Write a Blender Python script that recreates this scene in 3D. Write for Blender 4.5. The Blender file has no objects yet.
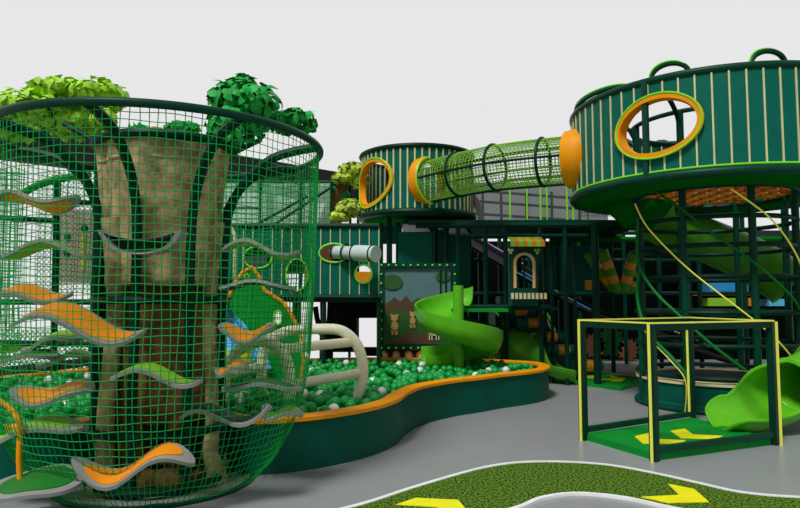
import bpy, bmesh, math, random
from mathutils import Vector, Matrix
from mathutils.geometry import tessellate_polygon
random.seed(7)
PI = math.pi
sc = bpy.context.scene
COL = sc.collection

# ---------------------------------------------------------------- camera, world, sun, exposure
FPX, EYE, TILT = 640.0, 1.6, math.radians(4.11)
cam = bpy.data.cameras.new('camera'); camo = bpy.data.objects.new('camera', cam); COL.objects.link(camo)
cam.sensor_width = 36; cam.lens = FPX / 800 * 36; cam.clip_end = 200
camo.location = (0, 0, EYE); camo.rotation_euler = (PI / 2 + TILT, 0, 0)
sc.camera = camo
sc.view_settings.view_transform = 'Standard'; sc.view_settings.look = 'None'
sc.view_settings.exposure = 0.0; sc.view_settings.gamma = 1; sc.view_settings.use_curve_mapping = False
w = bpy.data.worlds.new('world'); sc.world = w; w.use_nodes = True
# invented world gradient: white ahead, dimmed behind the viewer and overhead for contrast
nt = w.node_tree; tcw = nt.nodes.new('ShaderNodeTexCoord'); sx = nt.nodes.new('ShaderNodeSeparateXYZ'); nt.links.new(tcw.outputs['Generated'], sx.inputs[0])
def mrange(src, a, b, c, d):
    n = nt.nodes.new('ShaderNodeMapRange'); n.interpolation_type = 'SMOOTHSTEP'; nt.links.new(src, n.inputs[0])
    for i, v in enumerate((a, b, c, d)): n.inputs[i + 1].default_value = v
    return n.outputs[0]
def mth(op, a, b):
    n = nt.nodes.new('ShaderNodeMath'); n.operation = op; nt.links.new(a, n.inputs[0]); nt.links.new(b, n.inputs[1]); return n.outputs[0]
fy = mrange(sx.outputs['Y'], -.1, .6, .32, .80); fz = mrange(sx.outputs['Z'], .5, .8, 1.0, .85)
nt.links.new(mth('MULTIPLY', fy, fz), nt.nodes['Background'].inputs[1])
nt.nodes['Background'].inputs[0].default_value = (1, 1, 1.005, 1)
def sun(name, rot, energy, angle):
    s = bpy.data.lights.new(name, 'SUN'); s.energy = energy; s.angle = math.radians(angle)
    o = bpy.data.objects.new(name, s); COL.objects.link(o); o.rotation_euler = [math.radians(a) for a in rot]
sun('sun', (36, 0, -30), 2.3, 12)

# ---------------------------------------------------------------- materials
def srgb(c):
    return [((v / 255) / 12.92 if v / 255 <= .04045 else ((v / 255 + .055) / 1.055) ** 2.4) for v in c] + [1]
MATS = {}
def mat(name, rgb, rough=.45, var=.08, scale=6, metal=0, emit=0, bump=0, alpha=1, spec=.5, coat=0, lo=.3, hi=.7):
    m = bpy.data.materials.new(name); m.use_nodes = True; nt = m.node_tree; b = nt.nodes['Principled BSDF']
    c = srgb(rgb)
    tc = nt.nodes.new('ShaderNodeTexCoord'); nz = nt.nodes.new('ShaderNodeTexNoise'); nz.inputs['Scale'].default_value = scale
    nz.inputs['Detail'].default_value = 4
    nt.links.new(tc.outputs['Object'], nz.inputs['Vector'])
    rp = nt.nodes.new('ShaderNodeValToRGB')
    rp.color_ramp.elements[0].position = lo; rp.color_ramp.elements[1].position = hi
    rp.color_ramp.elements[0].color = [v * (1 - var) for v in c[:3]] + [1]
    rp.color_ramp.elements[1].color = [min(1, v * (1 + var)) for v in c[:3]] + [1]
    nt.links.new(nz.outputs['Fac'], rp.inputs['Fac']); nt.links.new(rp.outputs['Color'], b.inputs['Base Color'])
    b.inputs['Roughness'].default_value = rough; b.inputs['Metallic'].default_value = metal
    b.inputs['Specular IOR Level'].default_value = spec; b.inputs['Alpha'].default_value = alpha
    b.inputs['Coat Weight'].default_value = coat
    if emit:
        b.inputs['Emission Color'].default_value = c; b.inputs['Emission Strength'].default_value = emit
    if bump:
        bp = nt.nodes.new('ShaderNodeBump'); bp.inputs['Strength'].default_value = bump; bp.inputs['Distance'].default_value = .02
        nt.links.new(nz.outputs['Fac'], bp.inputs['Height']); nt.links.new(bp.outputs['Normal'], b.inputs['Normal'])
    MATS[name] = m; return m
mat('floor_grey', (154, 157, 158), .3, .03, 2, spec=.4)
mat('pipe', (0, 66, 46), .4, spec=.18)
mat('pipe_dark', (0, 52, 37), .45, spec=.14)
mat('teal_panel', (0, 104, 86), .55, spec=.15)
mat('teal_pad', (0, 88, 70), .5, spec=.15)
mat('teal_deep', (0, 72, 58), .5, spec=.15)
mat('cream', (222, 214, 160), .55, spec=.2)
mat('cream_tube', (255, 248, 214), .35, spec=.3)
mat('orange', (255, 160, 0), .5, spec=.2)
mat('orange_dim', (238, 150, 8), .5)
mat('lime', (150, 225, 40), .4)
mat('lime_led', (128, 226, 40), .4, emit=.12)
mat('yellow_led', (240, 236, 92), .4, emit=.15)
mat('yellow', (255, 246, 0), .5, emit=0)
mat('net_green', (28, 168, 74), .6, spec=.1)
mat('net_lime', (132, 196, 58), .55)
mat('slide_green', (100, 192, 34), .32, spec=.35)
mat('slide_green_deep', (76, 152, 30), .42, spec=.2)
mat('mat_green', (6, 146, 46), .55, spec=.15)
mat('spiral_green', (6, 116, 42), .5, spec=.15)
mat('deck_green', (14, 104, 26), .7, spec=0)
mat('ball_green', (20, 158, 68), .35, spec=.35)
mat('ball_white', (236, 236, 232), .3, coat=.3)
mat('rim_grey', (150, 152, 148), .5)
mat('pad_orange', (250, 150, 10), .55)
mat('pad_lime', (140, 205, 40), .55)
mat('pad_green', (20, 120, 30), .55)
mat('pad_dark', (10, 50, 34), .6)
mat('leaf_lime', (172, 228, 44), .6, .3, 4)
mat('leaf_green', (6, 170, 62), .6, .3, 4)
mat('leaf_yellow', (190, 215, 70), .6, .3, 4)
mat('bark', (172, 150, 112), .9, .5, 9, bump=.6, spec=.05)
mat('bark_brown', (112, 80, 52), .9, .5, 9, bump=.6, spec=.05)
mat('wood_brown', (104, 62, 26), .7, .3, 5)
mat('black', (14, 15, 18), .6, spec=.15)
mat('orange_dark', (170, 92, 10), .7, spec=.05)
mat('green_dark', (10, 56, 20), .7, spec=.05)
mat('black_gloss', (24, 23, 26), .6, spec=.1)
mat('wall_dark', (54, 54, 57), .8, spec=.1)
mat('wall_black', (8, 18, 13), .9, spec=0)
mat('white', (244, 244, 244), .6)
mat('pale', (226, 238, 232), .5)
mat('glass_grey', (92, 100, 100), .3, alpha=.62)
mat('glass_pale', (206, 234, 220), .4, alpha=.5)
mat('pink', (216, 164, 178), .6)
mat('blue', (40, 150, 215), .4)
mat('blue_light', (96, 190, 232), .4)
mat('cyan_led', (90, 170, 220), .4, emit=.2)
mat('purple_led', (150, 40, 160), .4, emit=.2)
mat('barrel_grey', (205, 222, 214), .3)
mat('sky_paint', (92, 130, 132), .6)
mat('hill_paint', (92, 66, 40), .6)
mat('meadow_paint', (44, 96, 34), .6)
mat('fur_paint', (206, 160, 96), .6)
mat('fur_light', (232, 214, 176), .6)
mat('white_line', (250, 250, 250), .5)

def turf_mat():
    m = mat('turf', (84, 116, 38), .95, .8, 48, bump=.5, spec=.03, lo=.42, hi=.6); return m
turf_mat()

# ---------------------------------------------------------------- mesh builder
def wl(o):
    v = Vector(o.location)
    while o.parent: o = o.parent; v += Vector(o.location)
    return v
class MB:
    def __init__(s): s.v = []; s.f = []; s.mi = []; s.cur = 0
    def face(s, *ix): s.f.append(tuple(ix)); s.mi.append(s.cur)
    def add(s, vs, fs):
        b = len(s.v); s.v += [Vector(p) for p in vs]
        for f in fs: s.f.append(tuple(b + i for i in f)); s.mi.append(s.cur)
        return s
    def box(s, c, d, rz=0, M=None):
        c = Vector(c); R = Matrix.Rotation(rz, 3, 'Z') if M is None else M
        vs = [c + R @ Vector((x * d[0] / 2, y * d[1] / 2, z * d[2] / 2)) for z in (-1, 1) for y in (-1, 1) for x in (-1, 1)]
        return s.add(vs, [(0, 2, 3, 1), (4, 5, 7, 6), (0, 1, 5, 4), (2, 6, 7, 3), (0, 4, 6, 2), (1, 3, 7, 5)])
    def tube(s, path, r, n=8, closed=False, caps=True, rf=None):
        P = [Vector(p) for p in path]; m = len(P); rings = []
        up = None
        for i in range(m):
            if closed: t = P[(i + 1) % m] - P[i - 1]
            else: t = P[min(i + 1, m - 1)] - P[max(i - 1, 0)]
            if t.length < 1e-9: t = Vector((0, 0, 1))
            t.normalize()
            if up is None:
                a = Vector((0, 0, 1)) if abs(t.z) < .9 else Vector((1, 0, 0)); up = (a - t * a.dot(t)).normalized()
            else:
                up = up - t * up.dot(t)
                up = up.normalized() if up.length > 1e-6 else t.orthogonal().normalized()
            sd = t.cross(up); rr = rf(i / (m - 1)) if rf else r
            rings.append([P[i] + (up * math.cos(2 * PI * k / n) + sd * math.sin(2 * PI * k / n)) * rr for k in range(n)])
        b = len(s.v)
        for g in rings: s.v += g
        for i in range(m if closed else m - 1):
            j = (i + 1) % m
            for k in range(n):
                l = (k + 1) % n; s.face(b + i * n + k, b + i * n + l, b + j * n + l, b + j * n + k)
        if caps and not closed:
            s.face(*[b + k for k in range(n)]); s.face(*[b + (m - 1) * n + k for k in range(n)])
        return s
    def grid(s, fn, nu, nv, cu=False, cv=False, keep=None):
        b = len(s.v); NU = nu if cu else nu + 1; NV = nv if cv else nv + 1
        for i in range(NU):
            for j in range(NV): s.v.append(Vector(fn(i / nu, j / nv)))
        for i in range(nu):
            for j in range(nv):
                if keep and not keep((i + .5) / nu, (j + .5) / nv): continue
                i2 = (i + 1) % NU; j2 = (j + 1) % NV
                s.face(b + i * NV + j, b + i2 * NV + j, b + i2 * NV + j2, b + i * NV + j2)
        return s
    def lathe(s, prof, c, n=32, M=None):           # prof: (r, z) list ; optional matrix
        c = Vector(c); k = len(prof) - 1
        def fn(u, v):
            r, z = prof[round(v * k)]; a = u * 2 * PI
            p = Vector((r * math.cos(a), r * math.sin(a), z)); return c + (M @ p if M else p)
        return s.grid(fn, n, k, cu=True)
    def prism(s, outer, holes, fmap, th):          # fmap(x, y, t) -> 3D, t in 0..th
        loops = [outer] + list(holes); flat = [p for l in loops for p in l]
        tri = tessellate_polygon([[Vector((p[0], p[1], 0)) for p in l] for l in loops])
        b = len(s.v); N = len(flat)
        s.v += [Vector(fmap(p[0], p[1], 0)) for p in flat] + [Vector(fmap(p[0], p[1], th)) for p in flat]
        for t in tri:
            s.face(b + t[0], b + t[1], b + t[2]); s.face(b + N + t[2], b + N + t[1], b + N + t[0])
        o = 0
        for l in loops:
            for i in range(len(l)):
                j = (i + 1) % len(l); s.face(b + o + i, b + o + j, b + N + o + j, b + N + o + i)
            o += len(l)
        return s
    def ball(s, c, r, n=12, m=8, sc_=(1, 1, 1)):
        c = Vector(c)
        return s.grid(lambda u, v: c + Vector((math.cos(2 * PI * u) * math.sin(PI * v) * sc_[0], math.sin(2 * PI * u) * math.sin(PI * v) * sc_[1], -math.cos(PI * v) * sc_[2])) * r, n, m, cu=True)
    def build(s, name, ms, parent=None, label=None, smooth=40, recalc=True, solid=0, weld=True):
        ms = ms if isinstance(ms, (list, tuple)) else [ms]
        me = bpy.data.meshes.new(name)
        if parent is not None: off = wl(parent)
        else:
            xs = [p.x for p in s.v]; ys = [p.y for p in s.v]
            off = Vector(((min(xs) + max(xs)) / 2, (min(ys) + max(ys)) / 2, min(p.z for p in s.v)))
        me.from_pydata([p - off for p in s.v], [], s.f)
        for m in ms: me.materials.append(MATS[m])
        for p, i in zip(me.polygons, s.mi): p.material_index = i
        if recalc:
            bm = bmesh.new(); bm.from_mesh(me)
            if weld: bmesh.ops.remove_doubles(bm, verts=bm.verts, dist=1e-5)
            bmesh.ops.recalc_face_normals(bm, faces=bm.faces); bm.to_mesh(me); bm.free()
        me.polygons.foreach_set('use_smooth', [True] * len(me.polygons))
        me.set_sharp_from_angle(angle=math.radians(smooth))
        o = bpy.data.objects.new(name, me); COL.objects.link(o)
        if parent is not None: o.parent = parent
        else: o.location = off
        if solid:
            md = o.modifiers.new('thickness', 'SOLIDIFY'); md.thickness = solid; md.offset = 0
        if label: o['label'] = label
        return o
def tag(o, label, cat, group=None, kind=None):
    o['label'] = label; o['category'] = cat
    if group: o['group'] = group
    if kind: o['kind'] = kind
    return o
def thing(name, loc, label, cat, group=None):
    o = bpy.data.objects.new(name, None); COL.objects.link(o); o.location = loc; o.empty_display_size = .1
    return tag(o, label, cat, group)
def structure(o): o['kind'] = 'structure'; return o
def copy_tree(o, parent=None):
    c = o.copy(); COL.objects.link(c)
    if parent: c.parent = parent
    for ch in o.children: copy_tree(ch, c)
    return c
def at(px, py, Y):
    u = (px - 400) / FPX; v = -(py - 254) / FPX
    d = Vector((u, math.cos(TILT) - math.sin(TILT) * v, math.sin(TILT) + math.cos(TILT) * v)); k = Y / d.y
    return Vector((d.x * k, Y, EYE + d.z * k))
def onz(px, py, z=0):
    u = (px - 400) / FPX; v = -(py - 254) / FPX
    d = Vector((u, math.cos(TILT) - math.sin(TILT) * v, math.sin(TILT) + math.cos(TILT) * v)); k = (z - EYE) / d.z
    return Vector((d.x * k, d.y * k, z))
def spline(P, n=8, closed=False):
    P = [Vector(p) for p in P]; m = len(P); out = []
    for i in range(m if closed else m - 1):
        if closed: a, b, c, d = P[i - 1], P[i], P[(i + 1) % m], P[(i + 2) % m]
        else: a, b, c, d = P[max(i - 1, 0)], P[i], P[i + 1], P[min(i + 2, m - 1)]
        for k in range(n):
            t = k / n
            out.append(.5 * ((2 * b) + (c - a) * t + (2 * a - 5 * b + 4 * c - d) * t * t + (3 * b - a - 3 * c + d) * t ** 3))
    if not closed: out.append(P[-1])
    return out
def circle(c, R, n=48, M=None):
    c = Vector(c); out = []
    for k in range(n):
        a = 2 * PI * k / n; p = Vector((R * math.sin(a), -R * math.cos(a), 0)); out.append(c + (M @ p if M else p))
    return out
def cyl(c, R, th, z):                      # theta measured from the side facing the camera
    return Vector((c[0] + R * math.sin(th), c[1] - R * math.cos(th), z))

# ================================================================= SETTING
f = MB()
fl = [(-9, -4), (14, -4), (14, 24), (1.55, 24), (1.55, 12.75), (-9, 12.75)]
f.prism(fl, [], lambda x, y, t: (x, y, -t), .1); structure(f.build('floor', 'floor_grey'))
# dark hall wall band high behind the left side, standing on columns
m = MB(); A = Vector((-9.5, 9.0, 0)); B = Vector((.9, 18.6, 0))
def wallq(a, b, z0, z1, th, mb):
    d = (b - a); mb.box(((a + b) / 2) + Vector((0, 0, (z0 + z1) / 2)), (d.length, th, z1 - z0), math.atan2(d.y, d.x)); return mb
wallq(A, B, 4.1, 4.86, .25, m); structure(m.build('wall_left', 'wall_dark'))
m = MB()
for k in (.02, .35, .62, .98): m.box(A.lerp(B, k) + Vector((0, 0, 2.0)), (.16, .16, 4.2), .75)
structure(m.build('trim_1', 'wall_dark'))
m = MB(); m.box((8.1, 17.5, 1.6), (12.8, .2, 3.2)); structure(m.build('wall_back', 'wall_black'))
m = MB(); m.box((11.2, 13.4, 2.62), (.2, 8, .7)); m.box((9.2, 16.6, 3.1), (5, .2, .6)); structure(m.build('wall_right', 'wall_dark'))

# road
outer = [(-4.5, 3.2), (-2.4, 4.0), (-.9, 4.72)] + [onz(a, b)[:2] for a, b in ((354, 508), (412, 489.5), (455, 476.6), (484, 469), (512, 464.5), (541, 463), (577, 463.8), (613, 467), (656, 475), (699, 484.7), (742, 494), (800, 499))] + [(4.2, 5.15), (6.5, 5.4)]
inner = [(-3.4, 1.6), (-1.6, 2.6), (-.2, 4.1), (.55, 4.75)] + [onz(a, b)[:2] for a, b in ((521, 508), (541, 499.6), (570, 495), (599, 496), (627, 499.6), (648, 504), (665, 508))] + [(2.6, 4.6), (3.2, 4.1), (3.9, 3.9), (5, 3.9), (6.8, 4.1)]
def resample(P, n):
    L = [0]
    for a, b in zip(P, P[1:]): L.append(L[-1] + (b - a).length)
    out = []; j = 0
    for k in range(n + 1):
        d = L[-1] * k / n
        while j < len(P) - 2 and L[j + 1] < d: j += 1
        out.append(P[j].lerp(P[j + 1], (d - L[j]) / max(1e-9, L[j + 1] - L[j])))
    return out
so = resample(spline([(a, b, 0) for a, b in outer], 8), 140); si = resample(spline([(a, b, 0) for a, b in inner], 8), 140)
m = MB()
for i in range(len(so) - 1):
    a, b, c, d = so[i], so[i + 1], si[i + 1], si[i]
    m.grid(lambda u, v: (a.lerp(b, u)).lerp(d.lerp(c, u), v) + Vector((0, 0, .012)), 1, 6)
road = tag(m.build('turf_track', 'turf', weld=True), 'curving strip of green artificial turf edged in white on the grey floor', 'track')
for nm, sp in (('outer', so), ('inner', si)):
    m = MB(); L = []; 
    for i, p in enumerate(sp):
        t = (sp[min(i + 1, len(sp) - 1)] - sp[max(i - 1, 0)]).normalized(); n_ = Vector((-t.y, t.x, 0)); L.append((p - n_ * .022, p + n_ * .022))
    for i in range(len(L) - 1):
        a, b = L[i], L[i + 1]; h = Vector((0, 0, .02)); g = Vector((0, 0, .0))
        m.add([a[0] + g, a[1] + g, b[1] + g, b[0] + g, a[0] + h, a[1] + h, b[1] + h, b[0] + h], [(4, 5, 6, 7), (0, 4, 7, 3), (1, 2, 6, 5)])
    m.build('edge_line', 'white_line', road, label='white border line')
def flat_arrow(name, pts, z, label, group=None, parent=None, lab=None):
    P = [onz(x, y, z) for x, y in pts]
    m = MB(); m.prism([(p.x, p.y) for p in P], [], lambda x, y, t: (x, y, z + t - .003), .006)
    return m.build(name, 'yellow', parent, label='yellow direction arrow')
flat_arrow('arrow_marking', [(396, 504.6), (416, 498), (458, 500), (470, 514), (446, 516), (437, 507)], .016, '', parent=road)
flat_arrow('arrow_marking', [(641, 497), (679, 495), (668, 484), (694, 489), (709, 502), (668, 503)], .016, '', parent=road)

# ================================================================= LEFT NET CYLINDER
LC = (-2.145, 5.8); CA = .354
def LR(z):
    pts = [(0, .80), (.06, .90), (.2, 1.03), (.45, 1.17), (.75, 1.27), (1.1, 1.325), (1.8, 1.36), (3.03, 1.39)]
    for (a, ra), (b, rb) in zip(pts, pts[1:]):
        if z <= b: return ra + (rb - ra) * (z - a) / (b - a)
    return 1.39
lt = thing('net_tower', (LC[0], LC[1], 0), 'tall round climbing tower wrapped in green netting at the left', 'climbing net')
m = MB(); m.tube(circle((*LC, 2.99), 1.4, 72), .034, 10, closed=True); m.build('top_ring', 'pipe', lt)
m = MB(); NV = 144; NH = 49
zs = [i * 2.99 / NH for i in range(NH + 1)]
random.seed(3)
for k in range(NV):
    th = 2 * PI * k / NV; ph = random.random() * 6
    m.tube([cyl(LC, LR(z), th + .006 * math.sin(z * 5 + ph), z) for z in zs], .0034, 4, caps=False)
for z in zs[1:-1]:
    ph = random.random() * 6
    m.tube([cyl(LC, LR(z), 2 * PI * k / 124, z + .006 * math.sin(k * .9 + ph)) for k in range(124)], .0033, 4, closed=True)
m.build('netting', 'net_green', lt, recalc=False)
m = MB(); m.tube(circle((*LC, .02), .82, 60), .02, 6, closed=True); m.build('base_ring', 'pipe', lt)
for k in range(8):
    th = PI / 8 + k * PI / 4 + CA
    path = [(.55, .0), (.55, .8), (.55, 1.6), (.555, 2.1), (.6, 2.42), (.74, 2.68), (.97, 2.88), (1.2, 2.955), (1.385, 2.985)]
    sp = spline([(r, 0, z) for r, z in path], 5)
    m = MB(); m.tube([cyl(LC, p.x, th, p.z) for p in sp], .042, 8); m.build('post', 'pipe_dark', lt)
for z in (.06, .5, 1.6):
    m = MB(); m.tube(circle((*LC, z), .57, 48), .035, 8, closed=True); m.build('brace_ring', 'pipe_dark', lt)

# tree inside
tr = thing('artificial_tree', (LC[0], LC[1], 0), 'artificial tree with beige bark trunk standing inside the round net tower', 'tree')
def trunk_r(z, th):
    z_ = z / 3.12
    r = .43 + .03 * (1 - z_) ** 2 + .13 * max(0, (z_ - .5) / .5) ** 1.7 * 1.15
    r += .022 * math.sin(th * 5 + z * .8) + .012 * math.sin(th * 11 - z * 1.7)
    return r
m = MB()
def tf(u, v):
    th = u * 2 * PI; z = 1.72 + v * (1.27 + .03 * math.sin(th * 4) + .03 * math.sin(th * 9)); return cyl(LC, trunk_r(z, th) * 1.02, th, z)
m.grid(tf, 72, 20, cu=True); m.grid(lambda u, v: cyl(LC, (1 - v) * trunk_r(3.0, u * 2 * PI), u * 2 * PI, 2.8), 36, 2, cu=True)
m.build('upper_trunk', 'bark', tr, solid=.03)
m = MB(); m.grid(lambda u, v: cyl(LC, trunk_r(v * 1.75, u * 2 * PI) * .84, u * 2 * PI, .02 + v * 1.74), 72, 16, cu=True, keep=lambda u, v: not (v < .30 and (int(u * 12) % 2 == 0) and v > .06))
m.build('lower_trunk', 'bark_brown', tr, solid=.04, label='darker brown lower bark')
for th in (-1.05 + CA, 1.15 + CA, 2.1, PI, -2.1):
    m = MB(); m.tube([cyl(LC, .46 + .03 * math.sin(z * 3) + (.06 if z < .2 else 0), th, z) for z in [.0, .1, .25, .5, .8, 1.1, 1.4, 1.7, 2.0, 2.3]], .085, 10, rf=lambda t: .1 - .03 * math.sin(t * PI)); m.build('root_column', 'bark', tr)
for th, rr in ((-.35, .52), (.5, .5), (.1, .45)):
    m = MB(); m.ball(cyl(LC, rr, th, .13), .1, 12, 8, (1.3, .8, 1)); m.build('root_stone', 'bark_brown', tr)
def branch(pts, r0, r1, parent, mt='bark', name='branch'):
    sp = spline(pts, 6); m = MB(); m.tube(sp, r0, 8, rf=lambda t: r0 + (r1 - r0) * t); return m.build(name, mt, parent)
m = MB(); m.tube(circle((*LC, 2.98), .6, 48), .04, 8, closed=True); m.build('collar', 'pipe_dark', tr, label='dark green collar ring')
for (a, r, z, w_) in ((-1.9 + CA, .95, 3.12, .07), (2.0 + CA, 1.0, 3.15, .07), (2.9, .9, 3.1, .07)):
    branch([cyl(LC, .35, a, 2.7), cyl(LC, .6, a, 3.0), cyl(LC, r, a, z + .1)], w_ * .6, .025, tr, 'pipe_dark')
LEAF = [(0, 0, 0), (.42, .22, .05), (.55, .0, -.02), (.42, -.22, .05), (1, 0, -.12), (.75, .3, .0), (.75, -.3, .0)]
def foliage(name, lobes, mt, parent, size=.13, dens=260, seed=1):
    rnd = random.Random(seed); m = MB()
    for (c, R) in lobes:
        c = Vector(c); n = int(dens * (R[0] * R[1] + R[0] * R[2] + R[1] * R[2]) / .06 / 3)
        for _ in range(n):
            d = Vector((rnd.gauss(0, 1), rnd.gauss(0, 1), rnd.gauss(0, 1))).normalized()
            q = rnd.uniform(.62, 1.04)
            p = c + Vector((d.x * R[0], d.y * R[1], d.z * R[2])) * q
            nrm = Vector((d.x / R[0], d.y / R[1], d.z / R[2])).normalized() * .8 + Vector((rnd.gauss(0, .35), rnd.gauss(0, .35), .35)); nrm.normalize()
            a = Vector((rnd.gauss(0, 1), rnd.gauss(0, 1), rnd.gauss(0, 1) - .6)); t = (a - nrm * a.dot(nrm)).normalized(); b = nrm.cross(t)
            s_ = size * rnd.uniform(.7, 1.25)
            vs = [(0, 0, 0), (.35, .33, .04), (.7, .26, .02), (1.05, 0, -.16), (.7, -.26, .02), (.35, -.33, .04), (.5, 0, .1)]
            vs = [p + (t * (x - .5) + b * y + nrm * z) * s_ for x, y, z in vs]
            m.add(vs, [(0, 6, 1), (1, 6, 2), (2, 6, 3), (3, 6, 4), (4, 6, 5), (5, 6, 0)])
    return m.build(name, mt, parent, recalc=False, smooth=20)
def lobe(px, py, Y, wx, h, d=.3):
    p = at(px, py, Y); return (p, (wx / 640 * Y / 2, d, h / 640 * Y / 2))
foliage('foliage', [lobe(30, 108, 6.1, 80, 36), lobe(62, 92, 6.2, 70, 24), lobe(98, 95, 6.1, 56, 30), lobe(75, 118, 6.3, 60, 44, .25), lobe(8, 128, 6.3, 50, 22), lobe(104, 118, 5.9, 26, 26, .15)], 'leaf_lime', tr, .12, 260, 1).__setitem__('label', 'lime green leaves on the left')
foliage('foliage', [lobe(245, 102, 5.9, 72, 44), lobe(243, 118, 6.0, 70, 50, .25), lobe(295, 122, 6.2, 44, 26, .25), lobe(226, 128, 5.7, 40, 44, .2), lobe(242, 86, 6.0, 36, 22, .15), lobe(145, 130, 6.0, 34, 5, .1), lobe(183, 129, 5.9, 36, 10, .15)], 'leaf_green', tr, .12, 260, 2).__setitem__('label', 'deep green leaves on the right')

# wavy leaf pads
def leaf_pad(px, py, Y, wpx, wav, dpt, ph, col, label, tilt=0, rz=0, roll=0):
    c = at(px, py, Y); L = wpx / 640 * Y / 2
    root = thing('leaf_step', c, label, 'climbing step', 'wavy leaf steps in the net tower')
    M = Matrix.Rotation(rz, 3, 'Z') @ Matrix.Rotation(tilt, 3, 'Y') @ Matrix.Rotation(roll, 3, 'X')
    def surf(u, v, off, s=1.0):
        a = u * 2 * PI; q = v * s
        x = q * math.cos(a); y = q * math.sin(a)
        x = math.copysign(abs(x) ** .85, x); 
        z = wav * math.sin(x * 3.3 + ph) - .05 * dpt * y * y + off
        return c + M @ Vector((x * L, y * dpt, z))
    m = MB(); m.grid(lambda u, v: surf(u, v, .014), 40, 8, cu=True); m.grid(lambda u, v: surf(u, v, -.014), 40, 8, cu=True)
    m.grid(lambda u, v: surf(u, 1, .014 - .028 * v), 40, 1, cu=True); m.build('rim', 'rim_grey', root)
    m = MB(); m.grid(lambda u, v: surf(u, v, .021, .78), 40, 8, cu=True); m.grid(lambda u, v: surf(u, v, -.021, .78), 40, 8, cu=True)
    m.grid(lambda u, v: surf(u, .78, .021 - .042 * v), 40, 1, cu=True); m.build('pad', col, root)
    return root
G = [
 (38, 201, 5.0, 84, .045, .13, 3.6, 'pad_orange', 'topmost orange leaf step at the left edge of the net tower', 0, 0, -.25),
 (47, 250, 5.1, 88, .06, .12, 1.5, 'pad_lime', 'olive leaf step seen from below under the topmost orange one', 0, .1, -.1),
 (34, 294, 5.0, 76, .04, .13, 2.9, 'pad_orange', 'short orange leaf step just above the largest left orange one', 0, 0, .3),
 (78, 323, 4.75, 136, .1, .17, 2.7, 'pad_orange', 'largest orange leaf step in front of the left post, arching up then down', .06, 0, .3),
 (52, 340, 5.6, 60, .04, .15, 1.0, 'pad_lime', 'lime leaf step tucked behind the largest left orange one', -.2, 0, .15),
 (22, 356, 5.5, 70, .03, .2, .2, 'pad_green', 'dark green leaf step at left edge below the arching orange one', 0, 0, .05),
 (66, 358, 5.8, 60, .04, .12, .8, 'pad_lime', 'thin lime leaf step behind, left of the trunk', -.12, 0, .1),
 (53, 392, 5.0, 82, .04, .15, -.6, 'pad_orange', 'scoop-shaped orange leaf step above the pool wall at left', -.03, 0, .35),
 (157, 375, 4.7, 92, .055, .11, 2.5, 'pad_lime', 'lime leaf step across the brown lower trunk', .04, 0, .1),
 (30, 430, 5.0, 104, .05, .17, 1.0, 'pad_lime', 'lime leaf step over the teal pool wall at far left', -.14, 0, .15),
 (38, 482, 4.75, 88, .02, .22, 1.0, 'pad_green', 'big dark green leaf step lowest at the left', -.05, 0, .25),
 (134, 465, 4.65, 120, .11, .13, -.25, 'pad_orange', 'lowest long orange leaf step in front of the trunk foot', 0, 0, .3),
 (262, 249, 5.6, 80, .06, .11, 2.9, 'pad_lime', 'olive leaf step highest on the right of the trunk', .03, 0, -.12),
 (258, 285, 5.6, 78, .03, .12, 1.8, 'pad_dark', 'dark grey leaf step second highest on the right', 0, 0, -.1),
 (247, 332, 5.3, 56, -.05, .12, PI / 2, 'pad_orange', 'small orange leaf step hanging like a smile on the right', 0, 0, .35),
 (232, 368, 5.4, 34, .03, .12, .5, 'pad_orange', 'smallest orange leaf step low on the right of the trunk', -.1, 0, .2),
 (262, 385, 5.5, 80, .03, .12, 1.6, 'pad_green', 'flat dark green leaf step on the right above the pool rim', 0, 0, .05),
 (225, 414, 5.0, 90, .07, .11, 3.3, 'pad_dark', 'dark leaf step with thick grey lip over the orange pool rim', -.1, 0, .12),
 (283, 413, 5.6, 40, .03, .12, .5, 'pad_lime', 'small lime leaf step nearest the right side of the net', 0, 0, .1),
]
for g in G: leaf_pad(*g)
# smile shaped step on the trunk
c0 = at(145, 240, 5.12)
root = thing('smile_step', c0, 'grey rimmed smile-shaped dark step on the beige trunk', 'climbing step')
def smile(s):
    top = [(-.33, .075), (-.2, .02), (0, -.01), (.2, .02), (.33, .075)]; bot = [(.26, -.06), (.12, -.115), (-.05, -.12), (-.2, -.08)]
    P = spline([(x * s, z * (s if z < 0 else s * .9), 0) for x, z in top + bot], 5, closed=True); return [(p.x, p.y) for p in P]
m = MB(); m.prism(smile(1), [smile(.86)], lambda x, z, t: c0 + Vector((x, -t + .9 * x * x * .4, z)), .16); m.build('rim', 'rim_grey', root)
m = MB(); m.prism(smile(.88), [], lambda x, z, t: c0 + Vector((x, -t + .9 * x * x * .4, z)), .05); m.build('pocket', 'pad_dark', root)
# orange hoop
m = MB(); P = [at(-30, 395, 4.9), at(-8, 398, 4.9), at(6, 405, 4.85), at(17, 417, 4.8), at(20, 430, 4.8), at(19, 460, 4.8), at(21, 492, 4.8)]
m.tube(spline(P, 5), .02, 10); tag(m.build('entry_rail', 'orange'), 'bent orange pipe rail at the lower left of the net tower', 'rail')

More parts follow.
